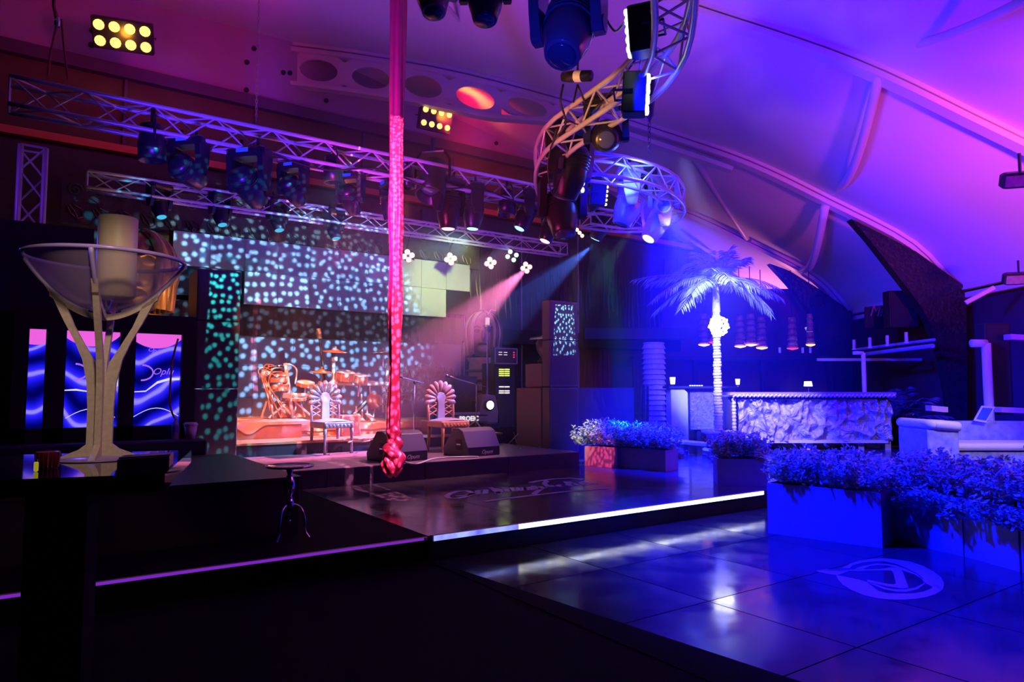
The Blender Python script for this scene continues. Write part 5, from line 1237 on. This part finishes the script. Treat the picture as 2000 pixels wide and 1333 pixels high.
a = hz(1142, 910, ZD); b = hz(1206, 915, ZD); planter(a, b, .40, .32, ZD, 'reddish planter box at the corner of the stage', mat('planter_red', (.55, .30, .38), .3), .52, 'pale twiggy shrub in the reddish planter at the stage corner', dens=420, over=.7)
a = hz(1208, 914, ZD); b = hz(1300, 922, ZD); planter(a, b, .40, .32, ZD, 'teal-lit planter box right of the reddish one', plants='green-lit shrub in the planter right of the reddish one', sh=.48, dens=380, over=.25)

# palm
pb_ = hz(1412, 884, ZD); pl = thing('palm_tree', 'pale-trunked palm tree with a glowing ball of lights under its crown', 'palm', Vector((pb_.x, pb_.y, ZD)))
PB = pl.location.copy(); dP = (PB-CP).dot(FW); MP = dP/FPX
def hp(px, py): return hd(px, py, dP)
trunk_base = hp(1404, 862); tz0 = trunk_base.z
PB2 = Vector((trunk_base.x, trunk_base.y, 0)); zc = hp(1404, 600).z; n = 46
for i in range(n):
    z = tz0-.1+(zc-tz0)*i/n; hh = (zc-tz0)/n; r = .085+.012*math.sin(i*1.9)*.6-.015*i/n
    G().lathe(PB2+Vector((.006*math.sin(i*.7), 0, z)), [(r*.94, 0), (r*1.05, hh*.25), (r*1.02, hh*.8), (r*.92, hh*1.02)], 14).build('trunk_ring', BARK, pl, True)
G().tube([PB2+Vector((0, 0, zc-.1)), PB2+Vector((0, 0, zc+.15)), PB2+Vector((0, 0, zc+.55))], [.08, .075, .05], 12).build('crown_shaft', BARK, pl, True)
crown = PB2+Vector((0, 0, zc+.5))
def frond(o, az, el, L_, drop, name='frond', lw=.42, m=PALM, par=None):
    g = G(); P_ = []; n = 15
    d = Vector((math.cos(az), math.sin(az), 0))
    for k in range(n):
        u = k/(n-1); P_.append(o+d*(L_*math.cos(el)*u)+Vector((0, 0, L_*math.sin(el)*u-drop*u*u*L_)))
    g.tube(P_, [.016*(1-.85*k/(n-1)) for k in range(n)], 5)
    for k in range(1, n):
        for j in range(2):
            o_ = P_[k-1].lerp(P_[k], j/2); tg = (P_[k]-P_[k-1]).normalized(); sd = tg.cross(Vector((0, 0, 1))).normalized(); ll = lw*(math.sin(PI*(.12+.80*k/n)))*rnd(.8, 1.1)
            for s_ in (-1, 1):
                dv = (sd*s_*.75+tg*.75+Vector((0, 0, rnd(-.45, -.05)))).normalized(); wv_ = tg.cross(dv).cross(dv).normalized()*.016
                mid = o_+dv*ll*.5; tip = o_+dv*ll+Vector((0, 0, -.16*ll)); g.add([o_, mid+wv_, tip, mid-wv_], [(0, 1, 2, 3)])
    return g.build(name, m, par)
specs = [(-.1, .35, 1.5, .45), (.35, .8, 1.3, .35), (2.6, .75, 1.35, .5), (3.1, .45, 1.75, .45), (3.5, .15, 1.8, .5), (-.4, .1, 1.5, .5), (1.57, .9, 1.1, .3), (1.2, 1.2, 1.0, .2), (.7, 1.15, 1.25, .25), (2.2, 1.1, 1.1, .25),
         (4.0, .35, 1.4, .6), (4.7, .5, 1.3, .6), (5.4, .3, 1.4, .6), (2.9, .05, 1.5, .55), (.1, -.05, 1.35, .6), (4.3, .8, 1.0, .5), (5.0, .95, 1.0, .4), (1.9, .5, 1.2, .5), (.9, .5, 1.3, .5), (3.3, .9, 1.2, .5), (3.8, -.1, 1.3, .5), (5.9, -.05, 1.2, .6), (3.05, .25, 2.0, .25), (5.8, .9, 1.2, .35), (.0, 1.25, 1.1, .25)]
for az, el, L_, dr_ in specs: frond(crown+Vector((rnd(-.03, .03), rnd(-.03, .03), rnd(-.05, .1))), az+VA, el, L_*.86, dr_, par=pl)
lb = thing('light_ball', 'glowing white cluster of bulbs wrapped around the palm trunk', 'light', hp(1404, 637)); lc_ = hp(1404, 637); BULB = emat('bulb', (.9, .92, 1), 12)
g = G(); bme = None
for i in range(90):
    ph = math.acos(1-2*(i+.5)/90); th = i*2.39996; rr = .175*(1.0+.1*math.sin(i*5))
    q = lc_+Vector((math.sin(ph)*math.cos(th)*rr, math.sin(ph)*math.sin(th)*rr, math.cos(ph)*rr*1.05))
    if bme is None: o = G().ball((0, 0, 0), .022, 8, 6).build('bulb', BULB, lb, True, local=True); bme = o.data
    else: o = bpy.data.objects.new('bulb', bme); COL.objects.link(o); o.parent = lb
    o.location = q-lc_
# stone pot and bench below the palm
pt = thing('stone_pot', 'pale round stone pot with a wide rim holding the palm', 'pot', Vector((PB2.x, PB2.y, ZD)))
zr = hp(1400, 842).z
G().lathe(Vector((PB2.x, PB2.y, ZD)), [(.30, 0), (.30, .06), (.22, .08), (.24, zr-ZD-.08), (.33, zr-ZD-.05), (.34, zr-ZD), (.28, zr-ZD), (.26, zr-ZD-.04), (.001, zr-ZD-.05)], 28).build('bowl', BARK, pt, True)
bp_ = thing('stone_bench', 'low stone bench with a pale top edge left of the palm pot', 'bench', hz(1345, 880, ZD)); a = hd(1312, 861, 13.6); b = hd(1385, 868, 13.0)
dd = (b-a); nn = Vector((-dd.y, dd.x, 0)).normalized()*.35; G().poly([a, b, b+nn, a+nn], (0, 0, -.05)).build('seat', WHITE, bp_)
for u in (.15, .85): c = a+dd*u+nn*.5; G().bbox(c.x-.08, c.x+.08, c.y-.1, c.y+.1, ZD, c.z-.05, .02).build('support', BARK, bp_)
bp_ = thing('stone_plinth', 'low pale plinth at the foot of the palm pot', 'plinth', hz(1400, 884, ZD)); a = hd(1372, 876, 12.9); b = hd(1420, 883, 12.7); dd = b-a; nn = Vector((-dd.y, dd.x, 0)).normalized()*.4
G().poly([a, b, b+nn, a+nn], (0, 0, -.04)).build('slab', WHITE, bp_); G().poly([a+nn*.2+dd*.1, b+nn*.2-dd*.1, b+nn*.8-dd*.1, a+nn*.8+dd*.1], (0, 0, -(a.z-ZD))).build('base', BARK, bp_)

# bar: carved front raised on legs
BD = 14.3
CARV = bpy.data.materials.new('carved_relief'); CARV.use_nodes = True; nt = CARV.node_tree; bs = nt.nodes['Principled BSDF']
bs.inputs['Base Color'].default_value = (.42, .38, .36, 1); bs.inputs['Roughness'].default_value = .3; bs.inputs['Metallic'].default_value = .35
tcx = nt.nodes.new('ShaderNodeTexCoord'); nz = nt.nodes.new('ShaderNodeTexNoise'); nz.inputs['Scale'].default_value = 5; nz.inputs['Detail'].default_value = 3; nz.inputs['Distortion'].default_value = 2.2
nt.links.new(tcx.outputs['Object'], nz.inputs['Vector']); bu = nt.nodes.new('ShaderNodeBump'); bu.inputs['Strength'].default_value = 1; bu.inputs['Distance'].default_value = .08
nt.links.new(nz.outputs['Fac'], bu.inputs['Height']); nt.links.new(bu.outputs[0], bs.inputs['Normal'])
bar_ = thing('bar_counter', 'long bar counter with a carved relief front raised on legs, right of the palm', 'bar', T(6.0, BD, ZD))
zb1 = 1.38; zb0 = .37; xl, xr = 4.46, 7.75
def tbox(x0, x1, d0, d1, z0, z1, name, m, par, bevel=0):
    P = [T(x0, d0, z0), T(x1, d0, z0), T(x1, d1, z0), T(x0, d1, z0)]; return G().poly(P, (0, 0, z1-z0)).build(name, m, par, bevel=bevel)
rows = []                                                # displaced relief surface
import mathutils.noise as mn
for j in range(50):
    z = zb0+.02+(zb1-zb0-.16)*j/49; row = []
    for i in range(200):
        x = xl+.15+(xr-xl-.15)*i/199; v = abs(mn.noise(Vector((x*4.2+.6*mn.noise(Vector((x*2, z*3, 9))), z*3.2, 1.5))))*.22+mn.noise(Vector((x*11, z*8, 4)))*.06-.06
        row.append(T(x, BD-.01+v, z))
    rows.append(row)
G().grid(rows).build('relief_front', CARV, bar_, True)
tbox(xl, xr+.02, BD+.13, BD+.75, zb0, zb1-.10, 'carcass', WOOD, bar_)
tbox(xl-.04, xr+.05, BD-.12, BD+.85, zb1-.06, zb1, 'counter_top', mat('bar_top', (.3, .2, .35), .3), bar_)
g0 = G()
for i in range(40):
    x = xl+.02+i*(xr-xl)/40; o = G().tube([T(x, BD-.13, zb1-.10), T(x+.05, BD-.145, zb1-.05), T(x+.085, BD-.13, zb1-.10)], .022, 6).build('rope_moulding', mat('rope_mould', (.65, .6, .6), .35, metal=.3) if i == 0 else bpy.data.materials['rope_mould'], bar_, True)
for i in range(12):
    z = zb0+.04+i*(zb1-zb0-.16)/12; G().ball(T(xl+.07, BD-.02, z+.04), .05, 8, 6).build('bead', bpy.data.materials['rope_mould'], bar_, True)
for x in (4.6, 6.05, 7.1, 7.65): tbox(x, x+.12, BD+.1, BD+.3, ZD, zb0, 'leg', mat('bar_leg', (.4, .35, .4), .4) if 'bar_leg' not in bpy.data.materials else bpy.data.materials['bar_leg'], bar_)
tbox(xl+.1, xr-.1, BD-.03, BD+.02, zb0-.02, zb0+.04, 'bottom_rail', bpy.data.materials['rope_mould'], bar_)
# left bar wing
b2 = thing('bar_wing', 'shorter bar wing with a rounded pale end panel left of the palm', 'bar', T(3.9, 15.4, ZD)); D2 = 15.4
tbox(3.45, 5.0, D2-.05, D2+.6, 1.46, 1.51, 'counter_top', BLACK, b2); tbox(3.95, 4.95, D2+.1, D2+.5, ZD+.35, 1.46, 'front_panel', mat('wing_panel', (.25, .2, .22), .35, metal=.3, noise=.8, nscale=14, bump=1, bscale=20), b2)
pe = [(3.5, ZD), (3.5, 1.44), (3.80, 1.44), (3.88, 1.36), (3.88, ZD)]
G().poly([T(x, D2, z) for x, z in pe], FW*.5).build('end_panel', mat('end_panel', (.75, .75, .85), .4), b2, bevel=.02)
for x in (4.1, 4.5, 4.85): tbox(x, x+.08, D2+.15, D2+.3, ZD, ZD+.35, 'leg', BLACK, b2)
# bar lamp, cups, tealights
def small_lamp(px, py, d, label, s=1.):
    p = hd(px, py, d); t = thing('bar_lamp', label, 'lamp', p, None)
    G().lathe(p, [(.03*s, 0), (.03*s, .01), (.01*s, .015), (.01*s, .06*s)], 12).build('stem', CHROME, t); G().lathe(p+Vector((0, 0, .055*s)), [(.05*s, 0), (.065*s, .16*s), (.001, .16*s)], 16).build('shade', emat('lamp_shade_glow', (.7, .75, 1), 1.8) if 'lamp_shade_glow' not in bpy.data.materials else bpy.data.materials['lamp_shade_glow'], t, True)
small_lamp(1314, 756, 15.6, 'small white glowing lamp at the end of the bar wing'); small_lamp(1441, 756, 15.2, 'small pale lamp just right of the palm trunk', .8)
p = hd(1580, 769, BD+.2); t = thing('sign_lamp', 'bright white flat-topped sign lamp on the long bar', 'lamp', p)
G().lathe(p, [(.05, 0), (.05, .01), (.012, .015), (.012, .12)], 12).build('stem', CHROME, t); q = p+Vector((0, 0, .2)); G().poly([q-RT*.09-Vector((0,0,.05)), q+RT*.08-Vector((0,0,.05)), q+RT*.06+Vector((0,0,.05)), q-RT*.08+Vector((0,0,.05))], FW*.03).build('lit_plate', emat('sign_white', (.9, .95, 1), 5), t)
for i in range(6):
    p = hd(1348+i*4.6, 757, 15.6); t = thing('tealight', ('first','second','third','fourth','fifth','sixth')[i]+' tealight from the left in the short row on the bar wing', 'candle', p, 'row of tealights on the bar wing')
    G().lathe(p, [(.018, 0), (.02, .05), (.017, .05), (.001, .02)], 10).build('cup', GLASS, t, True); G().lathe(p, [(.015, .002), (.015, .045), (.001, .045)], 10).build('flame_glow', emat('tea', (.7, .7, 1), 3) if i == 0 else bpy.data.materials['tea'], t)

# rear right: fringed column, dark canopy with amber lamps, red curtain, plants
fcx = hd(1278, 760, 17.0); fcol = thing('fringed_column', 'blue-lit column of stacked fringed tiers left of the bar', 'column', Vector((fcx.x, fcx.y, ZD)))
zt = hd(1278, 672, 17).z; nT = 19; FR = mat('fringe', (.72, .72, .78), .5, noise=.4, nscale=30)
for i in range(nT):
    z = ZD+(zt-ZD)*i/nT; hh = (zt-ZD)/nT; g = G().lathe(Vector((fcx.x, fcx.y, z)), [(.29, 0), (.26, hh*.5), (.235, hh*.98)], 20); g.build('tier', FR, fcol)
    o = G().lathe(Vector((fcx.x, fcx.y, z+hh*.9)), [(.25, 0), (.265, .02), (.25, .04)], 20).build('band', FR, fcol)
hdr = struct(tbox(1.9, 4.6, 18.2, 18.6, 2.75, 3.05, 'trim_4', BLACK, None))
cu = thing('red_curtain', 'dark red curtain hanging in the doorway behind the low wall', 'curtain', hy(1160, 720, 15.8)); rows = []
for i in range(50):
    x = hy(1128, 720, 15.8).lerp(hy(1196, 720, 15.8), i/49); o_ = FW*.04*math.sin(i*.9); x.z = 0; rows.append([x+o_+Vector((0, 0, .21)), x+o_+Vector((0, 0, 2.95))])
G().grid(rows).build('folds', CURT, cu); xa_ = hy(1126, 720, 15.8); xb_ = hy(1198, 720, 15.8); xa_.z = xb_.z = 2.97; G().cyl(xa_, xb_, .02, 8).build('rod', BLACK, cu)
def tuft(p, s, label, n=22, m=None, el=(.2, 1.3)):
    t = thing('potted_palm', label, 'plant', p); 
    G().lathe(p, [(.14*s, 0), (.2*s, .3*s), (.17*s, .3*s), (.001, .26*s)], 16).build('pot', BLACK, t, True)
    for i in range(n): frond(p+Vector((0, 0, .3*s)), rnd(0, 6.28), rnd(*el), rnd(.7, 1.1)*s, .35, 'frond', .26*s, m or PALM, t)
tuft(hz(1212, 846, ZD), .95, 'dark spiky plant between the red curtain and the fringed column', 16, mat('dark_palm', (.10, .13, .10), .5))
tuft(T(8.9, 16.2, ZD), 1.35, 'large bushy palm behind the right end of the bar', 26, mat('mid_palm', (.16, .2, .16), .5))
tuft(T(8.6, 14.2, ZD), .6, 'leafy plant between the bar and the white-topped sofa', 14, mat('mid_palm2', (.2, .24, .18), .5))
# poles leaning next to the fringed column
for k, (xa_, ya, xb_, yb) in enumerate(((1243, 820, 1253, 755), (1256, 832, 1258, 755), (1264, 832, 1265, 755))):
    a = hd(xa_, ya, 15.8); a.z = ZD; b = hd(xb_, yb, 15.9); t = thing('leaning_pole', ('first', 'second', 'third')[k]+' dark pole from the left beside the fringed column', 'pole', a, None)
    G().tube([a, b], .03, 8).build('pole', PLASTIC, t); G().lathe(a, [(.07, 0), (.07, .03), (.03, .04)], 10).build('foot', PLASTIC, t)
# amber fringed pendants over the back bar
AMB = emat('amber_glow', (1, .42, .06), 2.6); AMR = emat('ruby_glow', (1, .06, .12), 1.0); BEAD = mat('amber_beads', (.7, .32, .2), .3, noise=.6, nscale=30, metal=.3)
for k, (px, py, s_, mm) in enumerate(((1375, 673, 1, AMB), (1393, 668, .8, AMR), (1446, 676, 1, AMB), (1467, 673, 1, AMB), (1488, 679, 1, AMB), (1548, 680, 1, AMR), (1583, 673, .8, AMB))):
    p = hd(px, py, 19.5); t = thing('pendant_lamp', ('%s amber or red glowing pendant from the left over the back bar' % ('first', 'second', 'third', 'fourth', 'fifth', 'sixth', 'seventh')[k]), 'lamp', p, 'pendant lamps over the back bar')
    G().lathe(p, [(.02, -.06), (.14*s_, -.03), (.16*s_, 0)], 14).build('glow_cup', mm, t, True)
    for j in range(5): G().lathe(p+Vector((0, 0, .03+j*.17)), [(.15*s_*(1-.06*j), 0), (.11*s_*(1-.06*j), .15)], 14).build('fringe_tier', BEAD, t, True)
    G().cyl(p+Vector((0, 0, .85)), p+Vector((0, 0, 2.2)), .012, 6).build('cord', PLASTIC, t)
# back bar wall with counter and shelves
bw = struct(tbox(3.0, 10.7, 21.8, 22.0, 0, 4.6, 'wall_bar', mat('bar_wall', (.10, .03, .05), .5, noise=.5, nscale=2), None))
bb_ = thing('back_bar', 'dark back bar shelf unit beneath the pendant lamps', 'shelf', T(6.0, 20.9, ZD)); 
tbox(3.6, 9.6, 20.6, 21.2, 2.30, 2.42, 'canopy', BLACK, bb_); 
for x in (3.6, 5.4, 7.4, 9.4): tbox(x, x+.12, 20.7, 20.85, ZD, 2.3, 'post', BLACK, bb_)
tbox(3.7, 9.5, 20.9, 21.0, ZD, 1.3, 'front', BLACK, bb_)
for k, px in enumerate((1568, 1583, 1523)): 
    p = hd(px, 690, 17.5); t = thing('blue_candle', ('middle','right','left')[k]+' one of three small blue-lit candles on the back bar canopy', 'candle', p, 'blue-lit candles on the canopies'); G().cyl(p, p+Vector((0, 0, .14)), .03, 10).build('candle', WHITE, t)
# blue handrail / lit bar behind
hr = struct(tbox(7.9, 10.6, 18.0, 18.06, 2.17, 2.24, 'trim_5', WHITE, None))
# canopy frames outside right wall with little posts
for (pxa, pya, pxb, pyb, d, r, lb_) in ((1672, 683, 1825, 664, 15.2, .035, 'upper blue rail of the side terrace frame'), (1690, 692, 1822, 676, 15.0, .05, 'lower blue rail of the side terrace frame')):
    G().cyl(hd(pxa, pya, d+2.6), hd(pxb, pyb, d), r, 8).build('terrace_rail', mat('rail_paint', (.35, .35, .5), .4) if 'rail_paint' not in bpy.data.materials else bpy.data.materials['rail_paint'], None)
    tag(bpy.data.objects[-1], lb_, 'rail')
for o in list(COL.objects):
    if o.name.startswith('terrace_rail'): tag(o, 'upper blue rail of the side terrace frame' if o.name == 'terrace_rail' else 'lower blue rail of the side terrace frame', 'rail')
for k, (px, py) in enumerate(((1668, 672), (1699, 668), (1733, 664), (1770, 658))):
    p = hd(px, py, 17.0-k*.5); t = thing('lantern_post', 'short blue candle-like post on the terrace rail, %s from the left' % ('first', 'second', 'third', 'fourth')[k], 'lamp', p); G().cyl(p-Vector((0, 0, .12)), p+Vector((0, 0, .1)), .035, 10).build('post', WHITE, t); G().cyl(p-Vector((0, 0, .15)), p-Vector((0, 0, .12)), .05, 10).build('foot', WHITE, t)
# white door frames of the terrace
def frame_post(px0, py0, px1, py1, px2, py2, d, r, lb_):
    t = thing('terrace_post', lb_, 'post', hd(px1, py1, d)); G().cyl(hd(px1, py1, d), hd(px1, py1, d)+Vector((0, 0, -(hd(px1, py1, d).z-ZD))), r, 10).build('post', mat('post_white', (.8, .8, .85), .4) if 'post_white' not in bpy.data.materials else bpy.data.materials['post_white'], t, True)
    G().cyl(hd(px0, py0, d), hd(px1, py1, d), r*.9, 10).build('arm', bpy.data.materials['post_white'], t, True)
frame_post(1666, 690, 1686, 690, 0, 0, 15.3, .045, 'slim blue-white post and arm behind the bar end')
frame_post(1897, 671, 1926, 671, 0, 0, 13.5, .085, 'thick blue post and arm behind the sofa')
for (px, py, px2, lb_, m_) in ((1820, 803, 1852, 'violet-lit cushion edge behind the shrub', MAG), (1957, 806, 2030, 'long pale ledge strip behind the sofa', PURP), (1975, 663, 2030, 'short violet board at the right edge', PURP)):
    a = hd(px, py, 13.2); b = hd(px2, py+3, 13.2); t = tag(G().poly([a, b, b+FW*.2, a+FW*.2], (0, 0, .10)).build('ledge_board', mat('ledge_%d' % px, (.6, .35, .7), .4), None), lb_, 'board')
# dark loudspeakers on the side wall
for (px0, py0, px1, py1, d, lb_) in ((1739, 568, 1792, 640, 16.6, 'dark loudspeaker hanging under the eave behind the mosaic bracket'), (1931, 632, 1972, 810, 13.6, 'tall black panel standing behind the sofa')):
    a = hd(px0, py1, d); b = hd(px1, py0, d); t = thing('dark_panel', lb_, 'speaker', a); G().poly([a, Vector((b.x, b.y, a.z)), Vector((b.x, b.y, a.z))+FW*.3, a+FW*.3], (0, 0, b.z-a.z)).build('cabinet', BLACK, t, bevel=.01)
    G().poly([a-FW*.01+RT*.03+Vector((0,0,.04)), Vector((b.x, b.y, a.z))-FW*.01-RT*.03+Vector((0,0,.04)), Vector((b.x, b.y, b.z))-FW*.01-RT*.03-Vector((0,0,.04)), Vector((a.x, a.y, b.z))-FW*.01+RT*.03-Vector((0,0,.04))], FW*.008).build('grille', GRILLE, t)
bc = hd(1886, 590, 15.9); tag(G().tube([hd(1886, 592, 14.4), hd(1942, 562, 14.2)], .05, 8).build('eave_brace', bpy.data.materials['post_white'], None), 'short blue diagonal brace under the eave', 'brace')
# sign script on the side wall
to = text_mesh('Millennials', .75, mat('dim_script', (.35, .10, .18), .5), None, hd(1698, 618, 17.3), (PI/2, 0, -(PI/2-A)), scale=(.42, .55, .5), name='wall_script', ext=.005); tag(to, 'faint red handwritten script on the dark side wall', 'sign')
sb_ = tag(G().poly([hd(1690, 640, 17.4), hd(1805, 640, 17.4), hd(1805, 590, 17.4), hd(1690, 600, 17.4)], FW*.05).build('script_board', BLACK, None), 'dark board carrying the faint red script', 'sign board')

# mosaic brackets flaring from the pillars up to the ribs
def bracket(pts, d, label, hole=None):
    t = thing('mosaic_bracket', label, 'bracket', hd(pts[0][0], pts[0][1], d)); t['kind'] = 'structure'; del t['category']
    P = [hd(px, py, d) for px, py in pts]
    if hole:
        (hx_, hy_, hr_) = hole; n = 28; o_ = resample(P+[P[0]], sum((P[(i+1) % len(P)]-P[i]).length for i in range(len(P)))/n)[:n]; n = len(o_); hc = hd(hx_, hy_, d)
        av = sorted(range(n), key=lambda i: math.atan2((o_[i]-hc).z, (o_[i]-hc).dot(RT))); oo = [o_[i] for i in av]
        ii = []
        for q in oo: v = (q-hc); v = Vector((v.x, v.y, v.z)).normalized(); ii.append(hc+v*hr_)
        for off in (0, .25): G().add([p+FW*off for p in oo+ii], [(k, (k+1) % n, n+(k+1) % n, n+k) for k in range(n)]).build('plate', MOSAIC, t)
        G().add(oo+[p+FW*.25 for p in oo], [(k, (k+1) % n, n+(k+1) % n, n+k) for k in range(n)]).add(ii+[p+FW*.25 for p in ii], [(k, (k+1) % n, n+(k+1) % n, n+k) for k in range(n)]).build('edge', MOSAIC, t)
    else: G().poly(P, FW*.25).build('plate', MOSAIC, t)
    return t
bracket([(1663,428),(1700,446),(1790,492),(1885,560),(1830,585),(1800,600),(1770,560),(1735,515),(1700,470)], 15.9, 'upper dark mosaic bracket under the rib above the sofa')
bracket([(1800,600),(1830,583),(1887,560),(1890,832),(1862,832),(1852,760),(1838,690),(1815,630)], 15.95, 'dark mosaic pillar behind the sofa flaring upward')
bracket([(1503,515),(1540,528),(1600,565),(1660,607),(1625,620),(1596,632),(1575,600),(1540,555)], 20.9, 'upper blue mosaic bracket above the bar', (1596, 590, .22))
bracket([(1596,632),(1625,620),(1662,606),(1664,770),(1640,775),(1622,740),(1608,690)], 20.95, 'blue mosaic pillar behind the bar flaring upward')
for (x, d, r) in ((10.35, 16.1, .10), (10.30, 21.2, .10), (10.4, 11.0, .1), (10.4, 26.3, .1)): struct(G().cyl(T(x, d, 0), T(x, d, 3.8), r, 12).build('pillar', MOSAIC, None, True))
pd_ = thing('white_box_lamp', 'small tilted white box fixed to the blue mosaic bracket', 'lamp', hd(1581, 647, 20.7)); G().poly([hd(1574, 640, 20.7), hd(1581, 637, 20.7), hd(1590, 653, 20.7), hd(1583, 656, 20.7)], FW*.1).build('body', mat('box_white', (.8, .82, .9), .4, emit=(.6, .65, 1), es=.5), pd_)

# sofa
SD = 12.0
sf = thing('sofa', 'curved blue-lit sofa with a white padded arm top at the right edge', 'sofa', T(9.0, SD, 0))
# arm (left end)
xa0 = (1805-1000)/FPX*SD; xa1 = (1868-1000)/FPX*SD; zt = .86
VEL = mat('sofa_brocade', (.35, .38, .5), .45, noise=.9, nscale=7)
tbox(xa0, xa1, SD, SD+.9, 0, zt-.10, 'arm', VEL, sf, .03)
G().tube(smooth([T(xa0+.06, SD+.9, zt-.02), T(xa0+.06, SD+.1, zt-.02), T(xa0+.14, SD+.02, zt-.02), T((xa0+xa1)/2, SD, zt-.03), T(xa1, SD+.02, zt-.06)], 5), .085, 12).build('arm_pad', LEATHER, sf, True)
rows = []; pth = smooth([T(xa0+.1, SD+.85, 0), T(xa0+.9, SD+1.25, 0), T(xa0+1.9, SD+1.3, 0), T(xa0+2.9, SD+1.2, 0)], 6)
g = G(); vs = []
for p in pth: vs += [p, p+FW*.22, p+FW*.22+Vector((0, 0, .84)), p+Vector((0, 0, .84))]
g.add(vs, [(4*i+q, 4*i+(q+1) % 4, 4*i+4+(q+1) % 4, 4*i+4+q) for i in range(len(pth)-1) for q in range(4)]+[(0, 3, 2, 1), (len(vs)-4, len(vs)-3, len(vs)-2, len(vs)-1)]).build('backrest', VEL, sf, bevel=.03)
tbox(xa1+.02, xa1+1.9, SD+.25, SD+1.1, .0, .36, 'seat_base', VEL, sf, .02)
tbox(xa1+.02, xa1+1.9, SD+.2, SD+1.1, .37, .50, 'seat_cushion', LEATHER, sf, .05)
tb_ = thing('low_table', 'low dark cocktail table in front of the sofa seat', 'table', T(8.4, 10.8, 0)); tbox(8.15, 9.4, 10.5, 11.2, .50, .55, 'table_top', mat('ct', (.3, .3, .4), .3), tb_)
for x in (8.2, 9.3):
    for d in (10.55, 11.1): tbox(x, x+.05, d, d+.05, 0, .5, 'leg', BLACK, tb_)
tg_ = thing('menu_stand', 'tilted white-framed menu tablet standing on the sofa back', 'tablet', hd(1900, 825, SD+1.3))
P = [hd(1902, 822, SD+1.2), hd(1926, 826, SD+1.2), hd(1944, 795, SD+1.25), hd(1918, 793, SD+1.25)]
G().poly(P, FW*.02).build('frame', mat('lilac_frame', (.8, .7, .9), .4), tg_); c = sum(P, Vector())/4; G().poly([c+(p-c)*.78-FW*.006 for p in P], FW*.004).build('page', mat('page', (.05, .15, .3), .3), tg_)

# ================================================================ HAZE over the stage and the dance floor
hz_m = bpy.data.materials.new('haze'); hz_m.use_nodes = True; nt = hz_m.node_tree; nt.nodes.clear()
v_ = nt.nodes.new('ShaderNodeVolumeScatter'); v_.inputs['Density'].default_value = .020; v_.inputs['Anisotropy'].default_value = .35
o_ = nt.nodes.new('ShaderNodeOutputMaterial'); nt.links.new(v_.outputs[0], o_.inputs['Volume'])
hz_o = G().box(2.7, 10.6, 5.4, 14.0, .66, 6.2).build('haze', hz_m); tag(hz_o, 'thin stage haze catching the light beams above the stage and dance floor', 'haze', kind='stuff')
